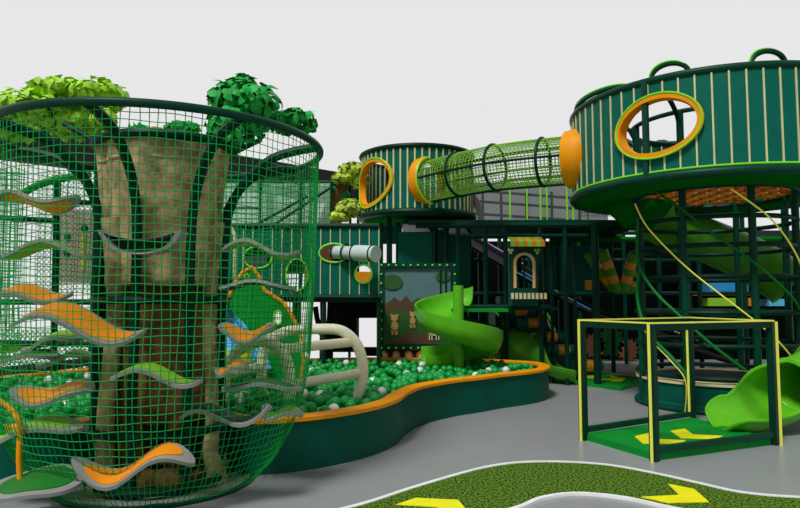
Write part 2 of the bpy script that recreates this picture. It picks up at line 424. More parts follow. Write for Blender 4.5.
# ================================================================= BALL POOL
front = [(-5.6, 6.6), (-4.6, 5.65), (-3.7, 5.55), (-3.0, 5.8), (-2.65, 6.3), (-2.145, 6.5), (-1.75, 6.25), (-1.35, 6.0), (-.933, 6.127), (-.546, 6.42), (-.24, 6.80), (-.04, 7.25), (.08, 7.8), (.3, 8.38), (.744, 8.93), (1.146, 9.27), (1.52, 9.62), (1.93, 9.93), (2.3, 10.33), (2.5, 10.9), (2.42, 11.5), (1.95, 11.85), (1.2, 12.2), (-1.0, 12.3), (-3, 11.6), (-5, 10.4), (-6, 8.6)]
pool_path = spline([(a, b, 0) for a, b in front], 6, closed=True)
def ptin(x, y, poly):
    c = False; j = len(poly) - 1
    for i in range(len(poly)):
        a, b = poly[i], poly[j]
        if (a.y > y) != (b.y > y) and x < (b.x - a.x) * (y - a.y) / (b.y - a.y) + a.x: c = not c
        j = i
    return c
def offs(path, d):
    out = []; n = len(path)
    for i in range(n):
        t = (path[(i + 1) % n] - path[i - 1]).normalized(); out.append(path[i] + Vector((-t.y, t.x, 0)) * d)
    return out
pool = thing('ball_pool', (-1, 8.5, 0), 'large curving ball pool with teal padded wall and orange rim', 'ball pool')
wa, wb = offs(pool_path, 0.0), offs(pool_path, .14)
m = MB(); n = len(pool_path)
prof = [(wa, 0), (wa, .47), (wb, .47), (wb, 0)]
m.grid(lambda u, v: prof[round(v * 3)][0][round(u * n) % n] + Vector((0, 0, prof[round(v * 3)][1])), n, 3, cu=True); m.build('wall', 'teal_pad', pool)
wa2, wb2 = offs(pool_path, -.025), offs(pool_path, .165)
prof2 = [(wa2, .462), (wa2, .498), (offs(pool_path, 0), .508), (offs(pool_path, .14), .508), (wb2, .498), (wb2, .462), (wa2, .462)]
m = MB(); m.grid(lambda u, v: prof2[round(v * 6)][0][round(u * n) % n] + Vector((0, 0, prof2[round(v * 6)][1])), n, 6, cu=True); m.build('rim', 'orange', pool, label='orange padded rim')
m = MB(); inn = offs(pool_path, .1); m.prism([(p.x, p.y) for p in inn], [], lambda x, y, t: (x, y, .01 + t), .2); m.build('pool_floor', 'teal_deep', pool)
# balls
inner_poly = offs(pool_path, .23)
rnd = random.Random(5); sp_ = .15; cand = []
j = 0; y = 5.5
while y < 12.4:
    x = -6 + (j % 2) * sp_ / 2
    while x < 2.6:
        px_, py_ = x + rnd.uniform(-.03, .03), y + rnd.uniform(-.03, .03)
        if ptin(px_, py_, inner_poly) and math.hypot(px_ - 1.0, py_ - 11.0) > .13 and px_ > -.72 * py_ - .3:
            cand.append((px_, py_,   .42 + rnd.uniform(-.09, .075) + .03 * math.sin(px_ * 2.1) * math.sin(py_ * 1.7)))
        x += sp_
    y += sp_ * .866; j += 1
base = bmesh.new(); bmesh.ops.create_icosphere(base, subdivisions=3, radius=.062)
bme = bpy.data.meshes.new('ball'); base.to_mesh(bme); base.free(); bme.polygons.foreach_set('use_smooth', [True] * len(bme.polygons))
bm_g = bme.copy(); bm_g.materials.append(MATS['ball_green']); bm_w = bme.copy(); bm_w.materials.append(MATS['ball_white'])
vis = [c for c in cand if c[0] > -.31 * c[1] - .02 * 0 and c[1] > 0]
cand.sort(key=lambda c: c[1] if c[0] > -.19 * c[1] else c[1] + 30)
cand_i = [(c, rnd.random() < .06) for c in cand]
bs = bmesh.new(); bmesh.ops.create_icosphere(bs, subdivisions=2, radius=.062); SV = [v.co.copy() for v in bs.verts]; SF = [[v.index for v in f_.verts] for f_ in bs.faces]; bs.free()
stuff = {False: MB(), True: MB()}
for i, (c, wh) in enumerate(cand_i):
    if i < 300:
        o = bpy.data.objects.new('ball', bm_w if wh else bm_g); COL.objects.link(o); o.location = c
        if wh: tag(o, 'white plastic ball lying among the green balls near the pool front', 'ball', 'white balls in the ball pool')
        else: tag(o, 'green plastic ball in the front part of the ball pool', 'ball', 'green balls in the ball pool')
    else: stuff[wh].add([v + Vector(c) for v in SV], SF)
    if not wh: stuff[False].add([v + Vector((c[0] + .075, c[1] + .05, .31 + rnd.uniform(-.03, .05))) for v in SV], SF)
tag(stuff[False].build('ball', 'ball_green', recalc=False, smooth=180), 'mass of green plastic balls filling the rear of the ball pool', 'balls', 'green balls in the ball pool', 'stuff')
tag(stuff[True].build('ball', 'ball_white', recalc=False, smooth=180), 'scattered white plastic balls in the rear of the ball pool', 'balls', 'white balls in the ball pool', 'stuff')

# cream tube climber
ct = thing('tube_climber', (-.95, 7.9, .3), 'cream padded tube climber with rungs standing in the ball pool', 'climber')
arch1 = spline([at(268, 412, 8.1), at(262, 380, 8.1), at(265, 348, 8.1), at(285, 332, 8.05), at(320, 329, 8.0), at(342, 331, 7.95), at(357, 345, 7.9), at(363, 368, 7.85), at(359, 392, 7.8), at(349, 412, 7.75)], 6)
m = MB(); m.tube(arch1, .066, 14); m.build('arch', 'cream_tube', ct)
arch2 = spline([at(225, 420, 7.3), at(224, 380, 7.3), at(234, 355, 7.3), at(255, 342, 7.25), at(275, 345, 7.2), at(287, 362, 7.2), at(290, 390, 7.15), at(286, 420, 7.1)], 6)
m = MB(); m.tube(arch2, .066, 14); m.build('arch', 'cream_tube', ct)
for a, b in ((at(272, 350, 7.2), at(352, 342, 7.92)), (at(289, 385, 7.15), at(361, 373, 7.85)), (at(287, 412, 7.12), at(354, 402, 7.78)), (at(240, 349, 7.28), at(290, 331, 8.04)), (at(225, 375, 7.3), at(262, 366, 8.1))):
    m = MB(); m.tube([a, b], .058, 12); m.build('rung', 'cream_tube', ct)
#--MORE--

# ================================================================= BEHIND THE NET, LEFT
# blue chute with green side panel
bs_ = thing('wave_slide', (-2.6, 9.6, 0), 'blue wave slide with green side panel and orange rope edge behind the net', 'slide')
Yp = 8.9
poly = [at(x, y, Yp) for x, y in [(228, 300), (234, 285), (243, 272), (252, 267), (258, 275), (264, 290), (275, 297), (284, 303), (291, 314), (300, 332), (304, 360), (300, 385), (262, 385), (258, 345), (246, 325), (232, 312)]]
def ell(cx, cz, a, b, n=20): return [(cx + a * math.cos(2 * PI * k / n), cz + b * math.sin(2 * PI * k / n)) for k in range(n)]
h1 = at(278, 318, Yp); h2 = at(247, 277, Yp)
m = MB(); m.prism([(p.x, p.z) for p in poly], [ell(h1.x, h1.z, .055, .1), ell(h2.x, h2.z, .03, .045)], lambda x, z, t: (x, Yp + t, z), .08); m.build('side_panel', 'mat_green', bs_)
m = MB(); m.tube([p + Vector((0, 0, 0)) for p in poly[:12]], .028, 8); m.build('rope_edge', 'orange', bs_)
for hc, a, b in ((h1, .055, .1), (h2, .03, .045)):
    m = MB(); m.tube([Vector((x, Yp - .01, z)) for x, z in ell(hc.x, hc.z, a, b)], .014, 6, closed=True); m.build('port_ring', 'lime', bs_)
def chute(name, path, rf, hf, mt, parent, n=24, solid=.02, up=Vector((0, 0, 1)), label=None, rim=None):
    P = path; m = MB(); k = len(P) - 1
    F = []
    for i, p in enumerate(P):
        t = (P[min(i + 1, k)] - P[max(i - 1, 0)]).normalized(); u_ = (up - t * up.dot(t)).normalized(); F.append((p, t.cross(u_), u_))
    def fn(u, v):
        i = round(u * k); c, s_, u_ = F[i]; R = rf(i / k); h = hf(i / k); h1_, h2_ = h if isinstance(h, tuple) else (h, h); a = -h1_ + v * (h1_ + h2_)
        return c + (s_ * math.sin(a) - u_ * math.cos(a)) * R
    m.grid(fn, k, n); o = m.build(name, mt, parent, solid=solid, smooth=60, label=label)
    if rim:
        e = MB()
        for v in (0, 1): e.tube([fn(i / k, v) for i in range(k + 1)], rim, 6)
        e.tube([fn(1, j / n) for j in range(n + 1)], rim, 6)
        e.build('lip', mt, parent)
    return o
pth = spline([at(196, 292, 9.9), at(212, 312, 9.6), at(222, 330, 9.3), at(232, 350, 9.0), at(240, 372, 8.7)], 6)
m = MB(); m.grid(lambda u, v: pth[round(u * (len(pth) - 1))] + Vector((-.32 + .75 * v, 0, .04 * math.cos(v * 2 * PI))), len(pth) - 1, 10); m.build('chute', 'blue_light', bs_, solid=.03)
m = MB(); 
for v in (.2, .5, .8): m.tube([p + Vector((-.32 + .75 * v, -.02, .05)) for p in pth], .03, 6)
m.build('chute_ridge', 'blue', bs_)
m = MB(); m.box(at(236, 362, 8.6), (.36, .3, .3)); m.build('landing_pad', 'yellow', bs_, label='yellow landing pad')
# teal portal arches with cream beading
def arch_poly(cx, z0, wd, zt, n=12):
    r = wd / 2; return [(cx - r, z0)] + [(cx - r * math.cos(PI * k / n), zt - r + r * math.sin(PI * k / n)) for k in range(n + 1)] + [(cx + r, z0)]
for (px, py, Y, wd, hgt, lb) in ((213, 218, 9.6, .68, 1.3, 'taller teal arched portal with cream beading behind the net'), (206, 243, 9.2, .5, 1.0, 'lower teal arched portal with cream beading in front of the taller one')):
    c = at(px, py, Y); r_ = thing('portal', (c.x, Y, c.z - hgt), lb, 'arch')
    P = arch_poly(c.x, c.z - hgt, wd, c.z)
    m = MB(); m.prism(P, [], lambda x, z, t: (x, Y + t, z), .1); m.build('arch_panel', 'teal_panel', r_)
    m = MB(); m.tube([Vector((x, Y, z)) for x, z in P], .028, 8); m.build('beading', 'cream', r_)

# raised teal corridor wall with portholes
YW = 11.2
cw = thing('corridor', (-1.7, YW, 1.67), 'raised teal corridor with cream battens and lime ringed portholes', 'play corridor')
X0, X1 = at(218, 260, YW).x, at(379, 260, YW).x; Z0, Z1 = at(300, 297, YW).z, at(300, 226, YW).z
ports = [(258, 257.5, .25, .19), (297, 275, .19, .28), (334, 253, .26, .165), (363.5, 274, .15, .16)]
pc = [(at(x, y, YW), a, b) for x, y, a, b in ports]
m = MB(); m.prism([(X0, Z0), (X1, Z0), (X1, Z1), (X0, Z1)], [ell(c.x, c.z, a, b, 32) for c, a, b in pc], lambda x, z, t: (x, YW + t, z), .05); m.build('wall_panel', 'teal_panel', cw)
x = X0 + .1; i = 0
m = MB()
while x < X1:
    segs = [(Z0, Z1)]
    for c, a, b in pc:
        if abs(x - c.x) < a:
            h = b * math.sqrt(1 - ((x - c.x) / a) ** 2); ns = []
            for z0, z1 in segs:
                if c.z - h > z0: ns.append((z0, min(z1, c.z - h)))
                if c.z + h < z1: ns.append((max(z0, c.z + h), z1))
            segs = ns
    for z0, z1 in segs: m.box((x, YW - .006, (z0 + z1) / 2), (.016, .014, z1 - z0))
    x += .17
m.build('battens', 'cream', cw, label='cream vertical battens')
for c, a, b in pc:
    m = MB(); m.tube([Vector((x, YW - .02, z)) for x, z in ell(c.x, c.z, a, b, 32)], .016, 8, closed=True); m.build('port_ring', 'lime_led', cw, label='lime porthole ring')
m = MB()
for z in (Z0, Z1): m.tube([(X0, YW, z), (X1, YW, z)], .05, 8)
m.tube([(X0, YW, Z0), (X0, YW, Z1)], .05, 8); m.build('rail', 'pipe_dark', cw)
m = MB(); m.box(((X0 + X1) / 2, YW + .65, Z0 - .05), (X1 - X0, 1.3, .08)); m.build('deck', 'pipe_dark', cw)
for a in (.0, .33, .66, 1):
    x = X0 + (X1 - X0) * a
    m = MB(); m.tube([(x, YW + .05, 0), (x, YW + .05, Z0)], .04, 8); m.build('post', 'pipe_dark', cw)
    m = MB(); m.tube([(x, YW + 1.25, 0), (x, YW + 1.25, Z1 + .2)], .04, 8); m.build('post', 'pipe_dark', cw)
m = MB(); m.box((X1 - .55, YW + 1.3, 1.9), (.9, .06, .5)); m.build('back_panel', 'orange_dim', cw, label='orange back panel')
m = MB(); m.box((X0 + .35, YW + 1.3, 2.1), (.5, .06, .7)); m.build('back_panel', 'glass_grey', cw)
m = MB(); m.box((X0 + 1.1, YW + 1.32, 2.42), (2.3, .06, .62)); m.build('back_panel', 'green_dark', cw, label='dark green back panel')
m = MB(); m.box((X0 + 1.45, YW + 1.0, 2.1), (.14, .06, .5)); m.build('inner_post', 'orange_dim', cw)
m = MB(); m.box((X1 - 1.05, YW + 1.1, 2.45), (.35, .06, .5)); m.build('back_panel', 'wood_brown', cw)
# spyglass barrel
a_, b_ = at(334, 252, YW + .05), at(376, 254, YW - .55); t_ = (b_ - a_)
bb = thing('spyglass', a_, 'pale grey spyglass barrel with dark bands poking through the oval porthole', 'spyglass')
m = MB(); m.tube([a_, a_ + t_ * .5, a_ + t_ * .52, b_], .12, 20, rf=lambda t: .115 if t < .5 else .14); m.build('barrel', 'barrel_grey', bb)
m = MB()
for k in (.05, .3, .52, .93):
    cc = a_ + t_ * k; M_ = Vector((0, 0, 1)).rotation_difference(t_.normalized()).to_matrix(); m.tube([cc + M_ @ Vector((.143 * math.cos(q * PI / 10), .143 * math.sin(q * PI / 10), 0)) for q in range(20)], .012, 6, closed=True)
m.build('band', 'black', bb, label='dark bands')

# white panels and dark silhouettes under the corridor
for (x0, y0, x1, y1, lb) in ((333, 300, 357, 352, 'tall dark panel left of the bright square opening under the corridor'), (357, 300, 380, 318, 'dark panel above the bright square opening under the corridor'), (357, 347, 380, 356, 'low dark panel below the bright square opening'), (292, 300, 300, 356, 'narrow dark panel behind the cream tube climber')):
    p, q = at(x0, y1, 12.4), at(x1, y0, 12.4); m = MB(); m.box(((p.x + q.x) / 2, 12.4, (p.z + q.z) / 2), (q.x - p.x, .06, q.z - p.z)); tag(m.build('dark_panel', 'black'), lb, 'panel')
m = MB(); c = at(326, 340, 12.0)
m.tube([c + Vector((0, 0, -.4)), c + Vector((0, 0, .25))], .12, 8)
for dx, h in ((-.17, .62), (-.06, .8), (.06, .74), (.17, .55)): m.tube([c + Vector((dx * .5, 0, .1)), c + Vector((dx, 0, .4)), c + Vector((dx * 1.2, 0, h))], .05, 8)
tag(m.build('cactus', 'black'), 'black branching silhouette under the teal corridor', 'cutout')

# pale translucent fence above/behind the corridor
pf = thing('net_fence', (-2.2, 13, 2.6), 'pale translucent fence panels with dark rails above the teal corridor', 'fence')
for a, b in ((222, 258), (262, 300), (302, 330)):
    c0_, c1_ = at(a, 200, 13.2), at(b, 200, 13.2); m = MB(); m.box(((c0_.x + c1_.x) / 2, 13.2, 3.45), (c1_.x - c0_.x, .03, 1.15)); m.build('panel', 'glass_pale', pf)
for px in (220, 260, 301, 331):
    c = at(px, 200, 13.2); m = MB(); m.tube([(c.x, 13.2, 0), (c.x, 13.2, 4.05)], .035, 8); m.build('post', 'pipe', pf)
for (a, b, c_, d) in ((254, 226, 308, 196), (272, 226, 330, 188), (222, 208, 258, 208)):
    m = MB(); m.tube([at(a, b, 12.9), at(c_, d, 12.9)], .03, 8); m.build('rail', 'pipe_dark', pf)
m = MB(); p0, p1 = at(222, 172, 13.15), at(330, 224, 13.15)
for k in range(22):
    x = p0.x + (p1.x - p0.x) * k / 21; m.tube([(x, 13.1, p1.z), (x, 13.1, p0.z - .2)], .008, 4)
for k in range(9):
    z = p1.z + (p0.z - p1.z - .2) * k / 8; m.tube([(p0.x, 13.1, z), (p1.x, 13.1, z)], .008, 4)
m.build('netting', 'net_green', pf)

# far-left stuff seen through the net
fr = thing('side_frame', (-6.2, 9.8, 0), 'dark green pipe frame seen through the net at far left', 'pipe frame')
for px in (-60, -10, 55, 96, 128, 200):
    c = at(px, 250, 10.2); m = MB(); m.tube([(c.x, 10.2 + (px % 3) * .1, 0), (c.x, 10.2, 3.6)], .055, 8); m.build('post', 'pipe_dark', fr)
for (a, b, c_, d, Y) in ((-60, 214, 56, 221, 10.1), (-60, 302, 215, 302, 10.1), (56, 200, 100, 204, 10.2), (-60, 342, 215, 346, 10.3), (100, 222, 215, 224, 10.1)):
    m = MB(); m.tube([at(a, b, Y), at(c_, d, Y)], .045, 8); m.build('beam', 'pipe_dark', fr)
m = MB(); m.tube(spline([at(15, 200, 9.9), at(32, 188, 9.9), at(55, 180, 9.9), at(90, 174, 9.9)], 5), .06, 8); m.build('curved_rail', 'mat_green', fr)
def netpanel(name, px0, py0, px1, py1, Y, label, mt='net_green', step=.08, r=.007, diag=False, Y2=None):
    a, b = at(px0, py1, Y), at(px1, py0, Y2 or Y); m = MB(); W_ = b.x - a.x; H_ = b.z - a.z
    P = lambda s, t: Vector((a.x + W_ * s, a.y + (b.y - a.y) * s, a.z + H_ * t))
    if diag:
        nx = int((W_ + H_) / step)
        for k in range(nx):
            q = k * step
            x0, z0 = (q, 0) if q <= W_ else (W_, q - W_)
            x1, z1 = (0, q) if q <= H_ else (q - H_, H_)
            m.tube([P(x0 / W_, z0 / H_), P(x1 / W_, z1 / H_)], r, 4, caps=False)
            m.tube([P(1 - x0 / W_, z0 / H_), P(1 - x1 / W_, z1 / H_)], r, 4, caps=False)
    else:
        for k in range(int(abs(W_) / step) + 1): s_ = min(1, k * step / abs(W_)); m.tube([P(s_, 0), P(s_, 1)], r, 4, caps=False)
        for k in range(int(H_ / step) + 1): s_ = min(1, k * step / H_); m.tube([P(0, s_), P(1, s_)], r, 4, caps=False)
    return tag(m.build(name, mt, recalc=False), label, 'net')
netpanel('safety_net', -70, 168, 26, 340, 9.3, 'dense green safety net hanging at the extreme left', step=.09)
netpanel('safety_net', -60, 172, 20, 330, 9.7, 'second green safety net layered behind the extreme left one', step=.1)
netpanel('safety_net', 34, 172, 100, 292, 10.5, 'diagonal mesh net beside the pink pegboard', step=.08, diag=True, r=.004)
netpanel('safety_net', 0, 330, 98, 392, 11.6, 'diagonal mesh net low behind the leaf steps at left', step=.09, diag=True, r=.008)
c = at(78, 246, 10.9)
pk = thing('pegboard', c, 'pink pegboard panel with dark knobs behind the net at left', 'play panel')
m = MB(); m.box(c, (.68, .05, 1.25)); m.build('board', 'pink', pk)
for dx, dz in ((-.17, .15), (-.17, -.12), (.12, .3)):
    m = MB(); m.ball(c + Vector((dx, -.04, dz)), .06, 10, 6, (1, .5, 1)); m.build('knob', 'pipe', pk)
m = MB(); m.box(c + Vector((.12, -.04, -.1)), (.05, .04, .6)); m.build('slider', 'yellow', pk, label='yellow slider strip')
# low ramps at far left
for (a, b, c_, d, Y, mt_, lb) in ((-10, 352, 92, 336, 10.9, 'pad_lime', 'lime padded ramp behind the large orange leaf step'), (-40, 376, 88, 362, 10.7, 'wall_dark', 'dark padded ramp low at far left behind the pool balls')):
    p, q = at(a, b, Y), at(c_, d, Y); m = MB(); m.box((p + q) / 2, ((q - p).length, .7, .12), M=Matrix.Rotation(-math.atan2((q - p).z, (q - p).x), 3, 'Y')); tag(m.build('padded_ramp', mt_), lb, 'ramp')

# ================================================================= SECOND TREE (by small tower)
t2 = thing('artificial_tree', at(334, 226, 13.6), 'small artificial tree with leaning brown trunk left of the far round tower', 'tree')
branch([at(322, 296, 13.4), at(323, 250, 13.4), at(324, 224, 13.4), at(330, 208, 13.4), at(338, 192, 13.4), at(350, 176, 13.5)], .15, .1, t2, 'wood_brown', 'trunk')
foliage('foliage', [lobe(352, 170, 13.3, 26, 15), lobe(344, 178, 13.3, 24, 10), lobe(352, 208, 13.1, 30, 17), lobe(338, 217, 13.1, 20, 9), lobe(360, 180, 13.4, 20, 16)], 'leaf_yellow', t2, .17, 300, 5)['label'] = 'light yellow green leaves'
foliage('foliage', [lobe(328, 192, 13.6, 34, 14), lobe(342, 196, 13.7, 16, 10), lobe(318, 196, 13.6, 20, 10)], 'leaf_green', t2, .17, 300, 6)['label'] = 'deep green leaves'
for px in (350, 358):
    m = MB(); c = at(px, 250, 13.7); m.tube([(c.x, 13.7, 0), (c.x, 13.7, 4.1)], .03, 8); m.build('support_pole', 'pipe_dark', t2)

# ================================================================= ROUND TOWERS
def tower_wall(c, R, z0, z1, holes, nb, parent, n=300, nz=60, bat=.02, th0=0):
    def hit(th, z, g=0):
        for (tc, zc, a, b, tl) in holes:
            d = (th - tc + PI) % (2 * PI) - PI; q = z - zc - tl * d
            if (d * R / (a + g)) ** 2 + (q / (b + g)) ** 2 < 1: return True
        return False
    m = MB(); m.grid(lambda u, v: cyl(c, R, u * 2 * PI, z0 + v * (z1 - z0)), n, nz, cu=True, keep=lambda u, v: not hit(u * 2 * PI, z0 + v * (z1 - z0)))
    m.build('wall_panel', 'teal_panel', parent, solid=.03)
    m = MB()
    for k in range(nb):
        th = 2 * PI * (k + .5) / nb + th0; N = 24; on = []
        for q in range(N + 1):
            z = z0 + (z1 - z0) * q / N
            if hit(th, z, .01): 
                if len(on) > 1: seg(m, c, R, th, on, bat)
                on = []
            else: on.append(z)
        if len(on) > 1: seg(m, c, R, th, on, bat)
    m.build('battens', 'cream', parent, label='cream vertical battens')
def seg(m, c, R, th, on, bat):
    for rr in (R + .022, R - .022):
        p = cyl(c, rr, th, (on[0] + on[-1]) / 2); m.box(p, (bat, .016, on[-1] - on[0]), th)
def ring_path(c, R, tc, zc, a, b, tl, n=48):
    out = []
    for k in range(n):
        q = 2 * PI * k / n; d = a * math.cos(q) / R; out.append(cyl(c, R, tc + d, zc + b * math.sin(q) + tl * d))
    return out
def window_ring(c, R, h, parent, wd=.17, inner='orange', led='lime_led'):
    tc, zc, a, b, tl = h
    prof = [(-.02, -wd / 2), (.05, -wd / 2), (.06, wd / 2), (-.02, wd / 2)]
    m = MB(); n = 56
    def fn(u, v):
        g, o = prof[round(v * 4) % 4]; q = 2 * PI * u; d = (a + g) * math.cos(q) / R
        return cyl(c, R + o, tc + d, zc + (b + g) * math.sin(q) + tl * d)
    m.grid(fn, n, 4, cu=True); r_ = m.build('window_frame', inner, parent, label='orange oval window frame')
    m = MB()
    m.tube(ring_path(c, R + wd / 2, tc, zc, a + .055, b + .055, tl, 56), .014, 6, closed=True); m.build('trim', led, r_, label='lime trim line')
# ---- small far tower
SC = (.35, 13.1); SR = 1.13
st = thing('round_tower', (SC[0], SC[1], 0), 'far round teal tower with egg-shaped orange window at the end of the net tunnel', 'play tower')
holesS = [(-.93, 3.88, .52, .42, .12), (.32, 3.86, .38, .38, 0)]
tower_wall(SC, SR, 3.27, 4.53, holesS, 52, st, 200, 40, .03)
window_ring(SC, SR, holesS[0], st, .12)
for z, rr in ((3.27, .07), (4.53, .05)):
    m = MB(); m.tube(circle((*SC, z), SR + .02, 60), rr, 8, closed=True); m.build('rim_ring', 'pipe_dark', st)
m = MB(); m.lathe([(.0, 3.22), (SR, 3.22), (SR, 3.27), (0, 3.27)], (*SC, 0), 48); m.build('deck', 'deck_green', st)
for th in (PI / 4, 3 * PI / 4, 5 * PI / 4, 7 * PI / 4):
    p = cyl(SC, .8, th, 0); m = MB(); m.tube([p, p + Vector((0, 0, 4.4))], .05, 8); m.build('post', 'pipe_dark', st)
# ---- big right tower
RC = (4.9, 10.0); RR = 2.08; RI = 1.15
rt = thing('round_tower', (RC[0], RC[1], 0), 'big round teal tower with tilted oval orange window standing on a pipe cage at right', 'play tower')
hR = (-.76, 3.93, .53, .38, .10)
tdir = math.atan2(2.95 - RC[0], -(10.55 - RC[1]))
holesR = [hR, (-1.86, 3.9, .38, .38, 0)]
tower_wall(RC, RR, 3.30, 4.56, holesR, 66, rt, 400, 80, .022)
window_ring(RC, RR, hR, rt, .16)
m = MB(); m.tube(circle((*RC, 4.58), RR, 90), .055, 10, closed=True); m.build('rim_ring', 'pipe', rt)
m = MB(); m.tube(circle((*RC, 3.24), RR + .01, 90), .065, 10, closed=True); m.build('rim_ring', 'pipe', rt)
m = MB(); m.tube(circle((*RC, 3.315), RR + .035, 90), .014, 6, closed=True); m.build('led_line', 'lime_led', rt, label='lime line around the deck edge')
m = MB(); m.lathe([(RI + .05, 3.20), (RR, 3.20), (RR, 3.28), (RI + .05, 3.28), (RI + .05, 3.20)], (*RC, 0), 72); m.build('deck', 'deck_green', rt)
m = MB(); m.tube(circle((*RC, 3.22), RI + .04, 72), .045, 8, closed=True); m.build('cage_ring', 'pipe_dark', rt)
for z in (.5, .95, 1.42, 1.93, 2.38, 2.78):
    m = MB(); m.tube(circle((*RC, z), RI, 60), .036, 8, closed=True); m.build('cage_ring', 'pipe_dark', rt)
for k in range(8):
    th = k * PI / 4
    m = MB(); m.tube([cyl(RC, RI, th, 0), cyl(RC, RI, th, 4.35)], .052, 10); m.build('column', 'pipe', rt)
    path = spline([cyl(RC, RI, th, 4.0), cyl(RC, RI + .1, th, 4.28), cyl(RC, RI + .45, th, 4.5), cyl(RC, RR - .1, th, 4.6)], 5)
    m = MB(); m.tube(path, .035, 8); m.build('rib', 'pipe', rt)
m = MB(); m.tube(circle((*RC, 4.35), RI, 60), .036, 8, closed=True); m.build('cage_ring', 'pipe', rt)
for th, lean in ((-.68, .2), (-.08, .25), (-1.3, .05)):     # crown loops
    dw, hh = (.12, .21) if lean > .1 else (.34, .10); pa = []
    for q in range(21):
        a = PI * q / 20; pa.append(cyl(RC, RR - .03 - .12 * q / 20 + (.1 * math.sin(a) if lean < .1 else 0), th - dw * math.cos(a), 4.58 + hh * math.sin(a) ** .8))
    m = MB(); m.tube(pa, .035, 8); lp = m.build('crown_loop', 'pipe', rt)
    m = MB(); m.tube([p + Vector((-.02, -.01, .032)) for p in pa], .012, 6); m.build('led_line', 'lime_led', lp, label='lime line on the loop')
p = cyl(RC, RR + .02, -.83, 3.2); m = MB(); m.tube([p, p + Vector((0, 0, 1.4))], .05, 8); m.build('column', 'pipe', rt)
# orange lattice ceiling inside the cage
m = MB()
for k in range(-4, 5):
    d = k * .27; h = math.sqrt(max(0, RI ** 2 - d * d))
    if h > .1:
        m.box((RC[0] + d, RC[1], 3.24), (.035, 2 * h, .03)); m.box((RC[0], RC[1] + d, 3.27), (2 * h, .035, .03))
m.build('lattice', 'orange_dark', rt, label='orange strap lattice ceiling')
# helical strips around the cage
def helix(pts, r, mt, label, name='spiral_strip'):
    P = []
    for px, py, side in pts:                       # point on a cylinder of radius RI + .12 around the cage
        d = at(px, py, 1.0) - Vector((0, 0, EYE)); ox, oy = RC; R_ = RI + .14
        A2 = d.x ** 2 + d.y ** 2; B2 = -2 * (d.x * ox + d.y * oy); C2 = ox * ox + oy * oy - R_ * R_; D2 = max(0, B2 * B2 - 4 * A2 * C2)
        k = (-B2 - side * math.sqrt(D2)) / (2 * A2); P.append(Vector((d.x * k, d.y * k, EYE + d.z * k)))
    m = MB(); m.tube(spline(P, 6), r, 8); return m.build(name, mt, rt, label=label)
helix([(635, 204, 1), (648, 228, 1), (684, 265, 1), (720, 294, 1), (750, 317, 1), (775, 338, 1), (792, 357, 1)], .011, 'yellow_led', 'pale yellow spiral strip')
helix([(657, 192, 1), (680, 208, 1), (706, 228, 1), (757, 265, 1), (790, 295, 1), (800, 310, 1)], .018, 'spiral_green', 'green spiral strip')
helix([(731, 189, 1), (750, 202, 1), (769, 217, 1), (785, 236, 1), (798, 258, 1), (806, 280, 1)], .012, 'yellow_led', 'pale yellow spiral strip')
helix([(638, 218, 1), (637, 245, 1), (640, 268, 1), (656, 293, 1), (681, 317, 1), (712, 345, 1), (745, 370, 1)], .022, 'spiral_green', 'green spiral strip')
helix([(640, 270, 1), (637, 290, 1), (640, 312, 1), (650, 335, 1), (672, 358, 1), (688, 380, 1), (687, 415, 1)], .026, 'spiral_green', 'green spiral strip reaching the floor')
helix([(639, 270, 1), (636, 290, 1), (639, 312, 1), (648, 336, 1), (670, 360, 1), (685.5, 381, 1), (685, 415, 1)], .009, 'yellow_led', 'pale yellow edge strip')
# tub with trampoline
tb = thing('trampoline_tub', (RC[0], RC[1], 0), 'low teal round tub with cream rim and black trampoline under the right tower cage', 'trampoline')
m = MB(); m.lathe([(1.17, 0), (1.17, .1), (1.15, .12), (1.15, .40), (1.07, .40), (1.07, 0)], (*RC, 0), 64); m.build('wall', 'teal_pad', tb)
m = MB(); m.tube(circle((*RC, .04), 1.18, 64), .035, 8, closed=True); m.build('foot_ring', 'teal_deep', tb)
m = MB(); m.lathe([(1.18, .40), (1.18, .43), (.98, .44), (.98, .40), (1.18, .40)], (*RC, 0), 64); m.build('rim', 'cream', tb, label='cream padded rim')
m = MB(); m.lathe([(0, .38), (.98, .38), (.98, .425), (0, .415)], (*RC, 0), 48); m.build('trampoline_bed', 'black', tb)
m = MB(); P = [cyl(RC, 1.18, th / 40, .43) for th in range(-4, 26)]; m.tube(P, .018, 6); m.build('trim', 'orange', tb, label='orange trim arc')

# ---- net tunnel
A_ = Vector((.56, 12.08, 3.86)); B_ = Vector((2.92, 10.22, 3.88))
tn = thing('net_tunnel', A_, 'lime net crawl tunnel with dark hoops joining the two round towers', 'tunnel')
mid = (A_ + B_) / 2 + Vector((-.08, -.14, 0.03)); TP = spline([A_, mid, B_], 16)
def tframe(i):
    t = (TP[min(i + 1, len(TP) - 1)] - TP[max(i - 1, 0)]).normalized(); s_ = t.cross(Vector((0, 0, 1))).normalized(); return TP[i], s_, s_.cross(t), t
TR = .385
def tpt(u, a, R=TR):
    x = u * (len(TP) - 1); i = int(min(x, len(TP) - 2)); f_ = x - i; c1, s1, u1, _ = tframe(i); c2, s2, u2, _ = tframe(i + 1)
    return c1.lerp(c2, f_) + (s1.lerp(s2, f_) * math.cos(a) + u1.lerp(u2, f_) * math.sin(a)) * R
m = MB()
for k in range(44): m.tube([tpt(i / 32, 2 * PI * k / 44) for i in range(33)], .0062, 4, caps=False)
for k in range(52): m.tube([tpt(k / 51, 2 * PI * q / 32) for q in range(32)], .0062, 4, closed=True)
m.build('netting', 'net_lime', tn, recalc=False)
